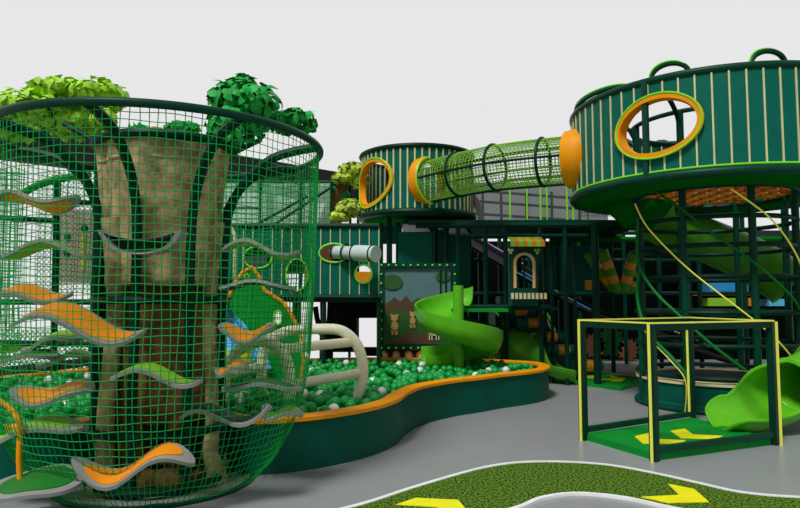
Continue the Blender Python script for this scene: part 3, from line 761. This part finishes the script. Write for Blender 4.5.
for u in (.02, .27, .50, .76, .98):
    m = MB(); m.tube([tpt(u, 2 * PI * q / 32, TR + .015) for q in range(32)], .026, 8, closed=True); m.build('hoop', 'pipe_dark', tn)
for a in (PI, 0, PI / 2 + .8, -PI / 2, PI + .0 + PI / 6):
    m = MB(); m.tube([tpt(i / 32, a, TR + .015) for i in range(33)], .022, 8); m.build('rail', 'pipe_dark', tn)
M_ = Vector((0, 0, 1)).rotation_difference(tframe(32)[3]).to_matrix()
m = MB(); m.lathe([(.41, -.22), (.47, -.2), (.485, -.05), (.47, .1), (.42, .16), (.36, .16), (.36, -.22), (.41, -.22)], B_, 40, M_); m.build('end_sleeve', 'orange', tn, label='orange barrel shaped sleeve')
M_ = Vector((0, 0, 1)).rotation_difference(tframe(0)[3]).to_matrix()
m = MB(); m.lathe([(.45, .07), (.48, .03), (.48, -.1), (.38, -.1), (.40, .07), (.45, .07)], A_, 40, M_); e_ = m.build('end_sleeve', 'orange', tn, label='orange ring sleeve')
m = MB(); m.tube([A_ + M_ @ Vector((.45 * math.cos(q * PI / 20), .45 * math.sin(q * PI / 20), .08)) for q in range(40)], .018, 6, closed=True); m.build('trim', 'lime_led', e_, label='lime trim ring')
# short orange flared piece below the small tower's right side
m = MB(); m.tube(spline([at(470, 196, 12.9), at(476, 203, 12.9), at(480, 212, 12.9), at(481, 224, 12.9)], 5), .07, 8, rf=lambda t: .1 - .05 * t); tag(m.build('slide_lip', 'orange'), 'narrow orange curved lip right of the far round tower', 'slide')

# ================================================================= CENTRE: PIPE FRAME WITH DECKS
pfm = thing('climbing_structure', (2.5, 12, 0), 'dark green pipe frame with decks filling the middle behind the green spiral slide', 'play frame')
def post(px, Y, z0, z1, r=.045, mt='pipe_dark'):
    c = at(px, 300, Y); m = MB(); m.tube([(c.x, Y, z0), (c.x, Y, z1)], r, 8); m.build('post', mt, pfm)
def beam(x0, x1, Y, z, r=.045, mt='pipe_dark', Y1=None):
    m = MB(); m.tube([(x0, Y, z), (x1, Y1 or Y, z)], r, 8); m.build('beam', mt, pfm)
for px, z1 in ((458.5, 3.05), (486, 3.0), (501, 1.5), (506, 3.05), (540.5, 3.05), (566, 3.0)): post(px, 12.2, 0, z1)
for px in (398, 436): post(px, 12.75, 0, 3.15)
for px in (545, 552, 575): post(px, 12.6, 0, 3.0, .035)
post(596, 12.0, 0, 3.05, .07)
for px in (430, 470, 520, 560, 612, 640, 660): post(px, 14.4, 0, 3.05, .05)
for px in (450, 480, 500, 530, 580, 625, 690, 740, 790): post(px, 16.2, 0, 3.3, .05)
for px in (700, 745, 790): post(px, 14.0, 0, 4.2, .05)
XL, XR = 0.2, 4.9
beam(.3, 3.9, 12.2, 3.03, .06); beam(1.1, 3.6, 12.2, 2.83, .04); beam(.3, 5.0, 14.4, 3.03, .05); beam(1.0, 9, 16.2, 3.3, .05); beam(1.0, 9, 16.2, 2.6, .05)
for k in range(6): x = .5 + k * .75; beam(x, x + .35, 12.2, 3.03, .04, Y1=14.4)
beam(1.1, 4.2, 12.6, 1.72, .045); beam(.9, 2.8, 12.0, 1.47, .05); beam(2.9, 9, 14.4, 1.75, .04); beam(3.3, 5, 14.4, 2.72, .03)
beam(3.4, 9, 14.2, 2.95, .06, 'deck_green')
m = MB(); m.box((2.45, 13.3, 3.09), (4.8, 2.1, .06)); m.build('deck', 'pipe_dark', pfm)
m = MB(); m.box((1.95, 12.7, 1.44), (2.0, 1.3, .06)); m.build('deck', 'pipe_dark', pfm)
m = MB(); m.box((2.45, 12.2, 3.08), (4.6, .06, .1)); m.build('fascia', 'pipe', pfm)
# panels under the tower (teal columns)
for a, b, y0, y1, Y, lb in ((379, 402, 226, 244, 12.7, 'small teal padded panel between corridor and far tower'), (430, 442, 230, 266, 12.9, 'narrow teal padded panel under the far round tower'), (398, 432, 232, 266, 12.6, 'teal padded panel above the lit picture panel'), (440, 470, 235, 300, 13.2, 'teal padded panel behind the spiral slide top'), (560, 592, 246, 292, 13.6, 'teal padded panel between pipes left of the striped rollers'), (540, 556, 246, 290, 13.7, 'narrow teal padded panel right of the arched window')):
    p, q = at(a, y1, Y), at(b, y0, Y); m = MB(); m.box(((p.x + q.x) / 2, Y, (p.z + q.z) / 2), (q.x - p.x, .06, q.z - p.z)); tag(m.build('padded_board', 'teal_panel'), lb, 'panel')
c = at(588.5, 285, 13.3); m = MB(); m.box(c, (.14, .05, .2)); o = tag(m.build('picture_block', 'orange_dim'), 'small orange and teal block beside the striped rollers', 'play panel')
m = MB(); m.box(c + Vector((.11, 0, 0)), (.08, .05, .2)); m.build('edge', 'teal_panel', o, label='teal edge')

# upper translucent wall
uw = thing('safety_screen', (2.3, 12.5, 3.12), 'grey translucent screen with lime posts under the net tunnel', 'screen')
m = MB(); p, q = at(470, 221, 12.8), at(607, 187, 12.8); m.box(((p.x + q.x) / 2, 12.8, (3.12 + 3.95) / 2), (q.x - p.x, .03, .86)); m.build('panel', 'glass_grey', uw)
for px, Y in ((510, 12.4), (527, 12.7), (540.5, 12.4), (547, 12.7), (567, 12.6), (573, 12.4), (587.5, 12.9)):
    c = at(px, 200, Y); m = MB(); m.tube([(c.x, Y, 3.12), (c.x, Y, 4.0)], .018, 6); m.build('post', 'lime_led', uw, label='lime post')
for z in (3.2, 3.45, 3.72, 3.95):
    m = MB(); m.tube([(1.5, 13.6, z), (4.2, 14.2, z - .1)], .03, 6); m.build('rail', 'pipe_dark', uw)
for x in (1.8, 2.2, 2.75, 3.3, 3.9):
    m = MB(); m.tube([(x, 13.8, 3.12), (x, 13.8, 3.95)], .03, 6); m.build('back_post', 'pipe_dark', uw)
netpanel('safety_net', 582, 196, 612, 216, 13.2, 'small mesh net at the right end of the grey screen', 'wall_dark', .07, .007)
netpanel('safety_net', 600, 246, 790, 300, 15.2, 'fine dark mesh net behind the right cage', 'wall_black', .13, .004)

# castle window house
hc = at(526, 305, 11.8)
hs = thing('play_house', (hc.x, 11.8, hc.z), 'teal castle front with cream arched window and striped awning', 'play house')
P0, P1 = at(509.5, 306, 11.8), at(537, 241, 11.8)
cx, wz = (P0.x + P1.x) / 2 + .02, P1.z
ar = arch_poly(cx, at(526, 288, 11.8).z, .34, at(526, 254, 11.8).z)
m = MB(); m.prism([(P0.x, P0.z), (P1.x, P0.z), (P1.x, P1.z), (P0.x, P1.z)], [ar], lambda x, z, t: (x, 11.8 + t, z), .1); m.build('front', 'teal_deep', hs)
m = MB(); m.tube([Vector((x, 11.79, z)) for x, z in ar], .024, 8); m.build('window_arch', 'cream', hs)
m = MB(); m.tube([Vector((cx + (x - cx) * 1.16, 11.785, z + (.02 if z > ar[0][1] + .01 else 0))) for x, z in ar], .01, 6); m.build('arch_trim', 'orange', hs)
m = MB(); m.tube([(cx, 11.82, ar[0][1]), (cx, 11.82, at(526, 254, 11.8).z)], .018, 6); m.build('mullion', 'pipe_dark', hs)
m = MB()
for k in range(9): m.box((cx - .24 + k * .075, 11.72, at(526, 296, 11.8).z), (.045, .05, .11))
m.build('balustrade', 'cream', hs)
m = MB(); m.cur = 0
NS = 8; ax0, ax1 = P0.x - .02, P1.x + .08
for k in range(NS):
    m.cur = k % 2; xa, xb = ax0 + (ax1 - ax0) * k / NS, ax0 + (ax1 - ax0) * (k + 1) / NS
    zt = at(526, 237, 11.8).z
    m.add([(xa, 11.8, zt), (xb, 11.8, zt), (xb, 11.5, zt - .11), (xa, 11.5, zt - .11), (xa, 11.5, zt - .2), (xb, 11.5, zt - .2)], [(0, 1, 2, 3), (3, 2, 5, 4)])
m.build('awning', ['lime', 'orange_dim'], hs, label='lime and orange striped awning', weld=False)
for sx in (-.25, .24):
    m = MB()
    for dx, dz in ((-.03, .03), (.03, .03), (0, -.02)): m.ball((cx + sx + dx, 11.79, wz - .2 + dz), .028, 8, 6, (1, .5, 1))
    m.build('trefoil', 'cream' if sx < 0 else 'lime', hs)

# lit picture panel
YS = 12.45
pp = thing('picture_board', (at(417, 300, YS).x, YS, .3), 'picture panel of animals on a meadow framed by lime lights behind the ball pool', 'play panel')
L_, R_, T_, Bz = at(379, 300, YS).x, at(457, 300, YS).x, at(417, 263, YS).z, at(417, 350, YS).z
def rect(x0, z0, x1, z1): return [(x0, z0), (x1, z0), (x1, z1), (x0, z1)]
def flat(name, poly, dy, mt, th=.012, label=None, holes=()):
    m = MB(); m.prism(poly, list(holes), lambda x, z, t: (x, YS - dy - t, z), th); return m.build(name, mt, pp, label=label)
bd = .09
flat('frame', rect(L_, Bz, R_, T_), 0, 'teal_deep', .05, holes=[rect(L_ + bd, Bz + bd, R_ - bd, T_ - bd)])
W_, H_ = R_ - L_, T_ - Bz
Q = lambda u, v: (L_ + u * W_, Bz + v * H_)
flat('backdrop', [Q(.05, .05), Q(.95, .05), Q(.95, .95), Q(.05, .95)], -.02, 'sky_paint', label='pale blue sky')
flat('hills', [Q(.06, .4), Q(.06, .52), Q(.14, .56), Q(.2, .61), Q(.27, .55), Q(.35, .62), Q(.42, .54), Q(.5, .6), Q(.6, .52), Q(.7, .58), Q(.94, .5), Q(.94, .4)], -.006, 'hill_paint')
flat('meadow', [Q(.06, .06), Q(.94, .06), Q(.94, .42), Q(.7, .47), Q(.45, .4), Q(.25, .46), Q(.06, .42)], .004, 'meadow_paint')
flat('dirt_path', [Q(.15, .07), Q(.75, .07), Q(.6, .18), Q(.35, .2)], .012, 'hill_paint')
flat('tree_crown', ell(*Q(.17, .78), .2, .15, 18), .004, 'meadow_paint')
flat('tree_crown', ell(*Q(.82, .84), .14, .1, 18), .004, 'meadow_paint')
def critter(u, v, s, mt, quad=False):
    x, z = Q(u, v)
    g = MB(); f_ = lambda poly: g.prism(poly, [], lambda a, b, t: (a, YS - .03 - t, b), .012)
    if not quad:
        f_(ell(x, z, .055 * s, .085 * s, 14)); f_(ell(x, z + .13 * s, .055 * s, .05 * s, 14)); f_(ell(x - .045 * s, z + .175 * s, .018 * s, .02 * s, 8)); f_(ell(x + .045 * s, z + .175 * s, .018 * s, .02 * s, 8))
        f_(ell(x - .03 * s, z - .09 * s, .025 * s, .05 * s, 8)); f_(ell(x + .03 * s, z - .09 * s, .025 * s, .05 * s, 8))
    else:
        f_(ell(x, z, .09 * s, .05 * s, 14)); f_(ell(x - .1 * s, z + .08 * s, .045 * s, .045 * s, 12)); f_(ell(x - .07 * s, z + .04 * s, .03 * s, .05 * s, 8))
        for q in (-.07, -.03, .04, .08): f_(rect(x + q * s - .01, z - .12 * s, x + q * s + .01, z))
    g.build('painted_animal', mt, pp)
critter(.2, .27, 1.25, 'fur_paint'); critter(.43, .33, 1.0, 'fur_paint'); critter(.7, .2, 1.2, 'fur_light', True)
nb = 0
lampme = None
def lampdot(x, z):
    global lampme
    if lampme is None:
        m = MB(); m.ball((x, YS - .06, z), .022, 8, 6); o = m.build('lamp', 'lime_led', pp, label='small lime light'); lampme = (o, x, z); return
    o = lampme[0].copy(); COL.objects.link(o); o.location = lampme[0].location + Vector((x - lampme[1], 0, z - lampme[2]))
for k in range(11):
    lampdot(L_ + .05 + (W_ - .1) * k / 10, T_ - .045); lampdot(L_ + .05 + (W_ - .1) * k / 10, Bz + .045)
for k in range(1, 9):
    lampdot(L_ + .045, Bz + .045 + (H_ - .09) * k / 9)
    lampdot(R_ - .045, Bz + .045 + (H_ - .09) * k / 9)
flat('skirting', rect(L_, .2, R_, Bz), -.02, 'wall_dark', .03, label='grey skirting')
for k in range(7):
    x = L_ + .1 + k * .235; z = Bz - .115
    r_ = flat('port_ring', ell(x, z, .08, .1, 20), .012, 'orange_dim', .02, 'orange oval ring', holes=[ell(x, z, .048, .068, 20)])
    flat('port_disc', ell(x, z, .05, .07, 18), .01, 'pale', .01, 'pale oval disc')

# green spiral slide
SX, SY = 1.0, 11.0
ss = thing('spiral_slide', (SX, SY, 0), 'bright green open spiral slide ending in the ball pool', 'slide')
m = MB(); m.tube([(SX, SY, .05), (SX, SY, 1.85)], .09, 14); m.build('centre_pole', 'slide_green', ss)
P = []
N_ = 60
for k in range(N_ + 1):
    t = k / N_; a = math.radians(62 + t * 383); z = 1.55 - 1.02 * t ** .95
    P.append(Vector((SX + .42 * math.cos(a), SY + .42 * math.sin(a), z + .12)))
a = math.radians(445); T = Vector((-math.sin(a), math.cos(a), 0))
for k in range(1, 8): P.append(P[-1] + T * .09 + Vector((0, 0, -.018 + .002 * k)) + Vector((0, -.016 * 1, 0)))
# asymmetric trough: low inner wall, tall outer wall
m = MB(); K = len(P) - 1
def spf(u, v):
    i = round(u * K); p = P[i]; t = (P[min(i + 1, K)] - P[max(i - 1, 0)]); t.z = 0; t.normalize(); out = Vector((t.y, -t.x, 0))
    prof_ = [(-.33, .06), (-.32, -.04), (-.27, -.13), (-.12, -.17), (.08, -.17), (.2, -.12), (.27, -.03), (.29, .08), (.3, .17), (.335, .18), (.33, .05), (.30, -.06), (.22, -.17), (.08, -.215), (-.14, -.215), (-.3, -.17), (-.355, -.05), (-.36, .06)]
    r, z = prof_[round(v * len(prof_)) % len(prof_)]; return p + out * r + Vector((0, 0, z))
m.grid(spf, K, 18, cv=True); m.build('trough', 'slide_green', ss, smooth=55)
m = MB(); m.box((SX + .42, SY + .75, 1.42), (1.0, .75, .06)); m.build('platform', 'mat_green', ss)
for dx in (0, .1, .2): 
    m = MB(); m.tube([(SX - .25 + dx, SY + .8, 1.5), (SX - .25 + dx, SY + .8, 2.15)], .02, 6); m.build('baluster', 'pipe_dark', ss)

# second green slide with round opening, exit on the floor mat
g2 = thing('tube_slide', at(537, 375, 12.7), 'darker green tube slide with round mouth and flared exit on the arrow mat', 'slide')
pt = spline([at(440, 322, 12.9), at(470, 334, 12.85), at(505, 344, 12.8), at(533, 348, 12.7)], 8)
chute('tube', pt, lambda t: .32 - .05 * t, lambda t: PI, 'slide_green_deep', g2, 28)
pt = spline([at(533, 348, 12.7), at(546, 356, 12.55), at(560, 363, 12.4), at(576, 366, 12.3)], 8)
chute('exit_chute', pt, lambda t: .27 + .03 * t, lambda t: (PI * (.45 - .1 * t), PI * (.98 - .55 * min(1, t / .6))), 'slide_green_deep', g2, 28, .025, rim=.018)
i_ = pt[0]; tt = Vector((.75, -.65, -.1)).normalized(); M_ = Vector((0, 0, 1)).rotation_difference(tt).to_matrix()
m = MB(); m.tube([i_ + M_ @ Vector((.28 * math.cos(q * PI / 16), .28 * math.sin(q * PI / 16), 0)) for q in range(32)], .03, 8, closed=True); m.build('mouth_ring', 'slide_green_deep', g2)

# padded roller stairs
rs = thing('roller_stairs', (3.2, 13.5, 0), 'padded stairs of orange and teal rollers descending behind the tube slide', 'stairs')
rol = [(512, 300, 13.9), (519, 311, 13.75), (532, 323, 13.6), (549, 337, 13.45), (562, 350, 13.3), (587, 366, 13.3)]
for (px, py, Y) in rol:
    c = at(px, py, Y); ax = Vector((.94, .34, 0))
    m = MB(); m.cur = 0
    m.tube([c - ax * .14, c + ax * .14], .115, 14); m.cur = 1
    m.tube([c - ax * .34, c - ax * .14], .11, 14); m.tube([c + ax * .14, c + ax * .34], .11, 14)
    m.build('roller', ['orange_dim', 'teal_panel'], rs, smooth=50)
    m = MB(); m.box((c.x - .1, c.y + .1, (c.z - .1) / 2), (.75, .34, max(.05, c.z - .1)), .35); m.build('step_block', 'teal_deep', rs)
for dx, mt_ in ((0, 'lime_led'), (-.07, 'pale')):
    m = MB(); m.tube(spline([at(541 + dx * 30, 307, 13), at(548 + dx * 40, 315, 13), at(552 + dx * 50, 323, 13), at(555 + dx * 40, 331, 13)], 4), .02, 6); m.build('edge_light', mt_, rs)
m = MB(); m.tube(spline([at(494, 310, 12.9), at(500, 317, 12.9), at(504, 325, 12.9)], 4), .02, 6); m.build('edge_light', 'lime_led', rs)

# floor mat with arrows (far)
def floor_mat(name, pts, h, label, arrows):
    P = [onz(x, y, h) for x, y in pts]; cen = sum(P, Vector()) / len(P)
    r_ = thing(name, (cen.x, cen.y, 0), label, 'mat')
    m = MB(); m.prism([(p.x, p.y) for p in P], [], lambda x, y, t: (x, y, t), h); m.build('pad', 'mat_green', r_)
    for a in arrows: flat_arrow('arrow', a, h + .004, '', parent=r_)
    return r_
floor_mat('exit_mat', [(538, 377), (621, 388), (652, 379), (590, 371)], .05, 'green exit mat with yellow arrows in front of the tube slide', [[(568, 376), (583, 373.5), (594.5, 375.5), (596, 378.5), (585, 378)], [(597, 379.5), (612, 378), (610, 375.5), (626, 378.5), (621, 381.5)]])

# striped rollers forming a V
def roll(a, b, Y, lb, r=.105):
    p, q = at(*a, Y), at(*b, Y + .12); m = MB(); N = 5
    for k in range(N):
        m.cur = k % 2; m.tube([p.lerp(q, k / N), p.lerp(q, (k + 1) / N)], r, 14, caps=False)
    m.cur = 0; m.ball(p, r, 14, 8); m.ball(q, r, 14, 8)
    tag(m.build('striped_roller', ['slide_green_deep', 'orange_dim'], smooth=50, weld=False), lb, 'roller', 'striped rollers in a V')
roll((588.8, 256), (613, 289), 13.3, 'leftmost leaning green and orange striped roller of the V')
roll((603.8, 253.6), (617, 289.5), 13.1, 'front left green and orange striped roller of the V, tallest')
roll((633, 256), (624, 289.5), 13.1, 'right green and orange striped roller of the V, rising to the cage')
roll((638.5, 266), (629, 290), 13.4, 'rearmost short striped roller of the V, beside the cage')

# black ramp slides with LED lines
rp = thing('lane_slide', (5, 14.2, 0), 'wide black multi-lane slide with coloured lines running down behind the frame', 'slide')
path = spline([at(440, 222, 16.0), at(485, 250, 15.4), at(540, 283, 14.7), at(600, 316, 14.1), at(655, 332, 13.7), at(705, 352, 13.2), at(735, 362, 13.0)], 8)
K2 = len(path) - 1
def lane(u, v):
    i = round(u * K2); p = path[i]; t = path[min(i + 1, K2)] - path[max(i - 1, 0)]; t.z = 0; t.normalize(); s_ = Vector((t.y, -t.x, 0))
    return p - s_ * (v - .5) * 1.7 + Vector((0, 0, .05 * abs(math.sin(v * 3 * PI)) * -1 + .03))
m = MB(); m.grid(lane, K2, 24); m.build('lanes', 'black_gloss', rp, solid=.05)
for v, mt_, u0, u1 in ((1.0, 'purple_led', .1, .26), (.34, 'cyan_led', .3, .48), (0, 'cyan_led', .3, .36), (.67, 'black', .1, 1), (1.0, 'cream', .7, .95)):
    m = MB(); m.tube([lane(u0 + (u1 - u0) * k / 20, v) + Vector((0, 0, .05)) for k in range(21)], .016 if mt_ != 'black' else .04, 6); m.build('lane_line', mt_, rp)
for i in (6, 18, 30):
    p = path[min(i, K2)]; m = MB(); m.tube([(p.x, p.y, 0), (p.x, p.y, p.z - .03)], .05, 8); m.build('support', 'pipe_dark', rp)
# leaf cut-outs on the back wall
for i, (px, py, s_, mt_, lb) in enumerate(((594, 346, .32, 'wood_brown', 'brown leaf cutout left on the dark back wall'), (611, 342, .4, 'green_dark', 'green bush cutout middle on the dark back wall'), (628, 350, .3, 'wood_brown', 'brown leaf cutout right on the dark back wall'))):
    c = at(px, py, 16.9); m = MB(); P = []
    for k in range(28):
        a = 2 * PI * k / 28; r = s_ * (1 if k % 2 else .72); P.append((c.x + r * math.cos(a), c.z + r * 1.1 * math.sin(a)))
    m.prism(P, [], lambda x, z, t: (x, 16.9 + t, z), .05); tag(m.build('leaf_cutout', mt_), lb, 'cutout')

# colourful mural blocks behind right cage
for (a, y0, b, y1, mt_, nm, lb) in ((706, 282, 752, 292, 'blue', 'padded_wall', 'left blue padded wall behind the right cage'), (744, 283, 772, 292, 'blue_light', 'padded_wall', 'pale blue padded wall behind the right cage'), (697, 292.5, 750, 295.5, 'orange_dim', 'padded_beam', 'orange padded beam under the blue wall'), (704, 298, 735, 306, 'pad_lime', 'padded_block', 'lime padded block behind the right cage'), (744, 298, 754, 306, 'orange_dim', 'padded_block', 'orange padded block behind the right cage'), (764, 299, 782, 306, 'blue_light', 'padded_block', 'pale blue padded block behind the right cage'), (706, 312, 736, 316, 'teal_panel', 'padded_block', 'low teal padded block behind the right cage')):
    p, q = at(a, y1, 14.6), at(b, y0, 14.6); m = MB(); m.box(((p.x + q.x) / 2, 14.6, (p.z + q.z) / 2), (q.x - p.x, .4, q.z - p.z)); tag(m.build(nm, mt_), lb, 'padding')

# big green enclosed slide winding inside the cage
gs = thing('enclosed_slide', (RC[0], RC[1], 1.5), 'wide dark green enclosed slide winding down under the big round tower', 'slide')
pt = spline([at(640, 198, 10.9), at(650, 208, 11.3), at(665, 225, 11.6), at(710, 242, 11.8), at(755, 262, 11.8), at(790, 285, 11.5)], 8)
chute('tube', pt, lambda t: .36 + .06 * t, lambda t: PI, 'slide_green_deep', gs, 24)
m = MB(); m.lathe([(.55, 3.2), (.42, 3.02), (.28, 2.88), (.2, 2.78)], at(640, 250, 10.6) * 1.0 - Vector((0, 0, at(640, 250, 10.6).z)), 32); m.build('funnel', 'deck_green', gs, solid=.03)

# front right tube slide
fs = thing('tube_slide', (4.4, 8, 0), 'bright green tube slide with flared mouth on the floor in front of the tub', 'slide')
pt = spline([(6.35, 9.5, 1.9), (6.25, 8.95, 1.5), (5.9, 8.5, 1.02), (5.4, 8.24, .70), (4.88, 8.04, .52)], 8)
chute('tube', pt, lambda t: .36 - .03 * t, lambda t: PI, 'slide_green', fs, 32, .03)
pt2 = spline([(4.90, 8.05, .525), (4.68, 7.96, .475), (4.47, 7.89, .44), (4.26, 7.85, .43), (4.08, 7.83, .44), (3.92, 7.82, .47)], 10)
def sm(t): return t * t * (3 - 2 * t)
def hf(t): return (PI * (.42 - .10 * t - .05 * math.sin(t * PI) - .1 * max(0, (t - .8) / .2) ** 2), PI * (.98 - .5 * sm(min(1, t / .7)) - .03 * t - .16 * max(0, (t - .72) / .28) ** 2))
chute('mouth', pt2, lambda t: .33 + .10 * t, hf, 'slide_green', fs, 32, .03, rim=.022)
for c_, dr, rr in ((Vector((4.89, 8.045, .522)), Vector((.92, .36, .2)), .345), (Vector((5.4, 8.24, .70)), Vector((.9, .38, .42)), .36)):
    M_ = Vector((0, 0, 1)).rotation_difference(dr.normalized()).to_matrix()
    m = MB(); m.tube([c_ + M_ @ Vector((rr * math.cos(q * PI / 18), rr * math.sin(q * PI / 18), 0)) for q in range(36)], .03, 8, closed=True); m.build('flange', 'slide_green', fs)

# ================================================================= BOX FRAME WITH MAT
bp = {'L': onz(581, 440), 'F': onz(654, 462), 'R': onz(778, 445), 'B': onz(693, 422)}
cen = sum(bp.values(), Vector()) / 4
bx = thing('box_frame', (cen.x, cen.y, 0), 'open box frame of dark pipes with yellow light strips over a green arrow mat', 'box frame')
ZT = 1.36
for k, p in bp.items():
    q = p.lerp(cen, .03); m = MB(); m.box(q + Vector((0, 0, ZT / 2)), (.075, .075, ZT), .75); m.build('post', 'pipe_dark', bx)
    out = (p - cen).normalized(); 
    off = Vector((-.045, -.045, 0)) if k != 'B' else Vector((-.05, -.03, 0))
    if k == 'R': off = Vector((.045, -.045, 0))
    m = MB(); m.box(q + off + Vector((0, 0, ZT / 2)), (.02, .02, ZT), .4); m.build('led_strip', 'yellow_led', bx, label='yellow light strip')
for a, b in ('LF', 'FR', 'RB', 'BL'):
    p, q = bp[a].lerp(cen, .03), bp[b].lerp(cen, .03); d = q - p; ang = math.atan2(d.y, d.x)
    m = MB(); m.box((p + q) / 2 + Vector((0, 0, ZT - .035)), (d.length, .07, .07), ang); m.build('top_rail', 'pipe_dark', bx)
    nrm = Vector((d.y, -d.x, 0)).normalized(); 
    if nrm.dot((p + q) / 2 - cen) < 0: nrm = -nrm
    m = MB(); m.box((p + q) / 2 + nrm * .03 + Vector((0, 0, ZT + .008)), (d.length + .05, .018, .016), ang); m.build('led_strip', 'yellow_led', bx, label='yellow light strip')
    if a + b in ('FR', 'BL'): m = MB(); m.box((p + q) / 2 + Vector((0, 0, .115)), (d.length, .055, .06), ang); m.build('bottom_rail', 'pipe', bx)
P = [bp[k].lerp(cen, .05) for k in 'LFRB']
mt_ = thing('arrow_mat', (cen.x, cen.y, 0), 'green mat with two yellow arrows inside the open box frame', 'mat')
m = MB(); m.prism([(p.x, p.y) for p in P], [], lambda x, y, t: (x, y, t), .07); m.build('pad', 'mat_green', mt_)
flat_arrow('arrow', [(634.5, 436.5), (648.6, 433), (653, 438.8), (686, 440.4), (680.6, 443.7), (643, 443.6)], .074, '', parent=mt_)
flat_arrow('arrow', [(670.6, 431), (685, 428.8), (693, 434.5), (723, 436), (716, 439), (680.6, 438)], .074, '', parent=mt_)
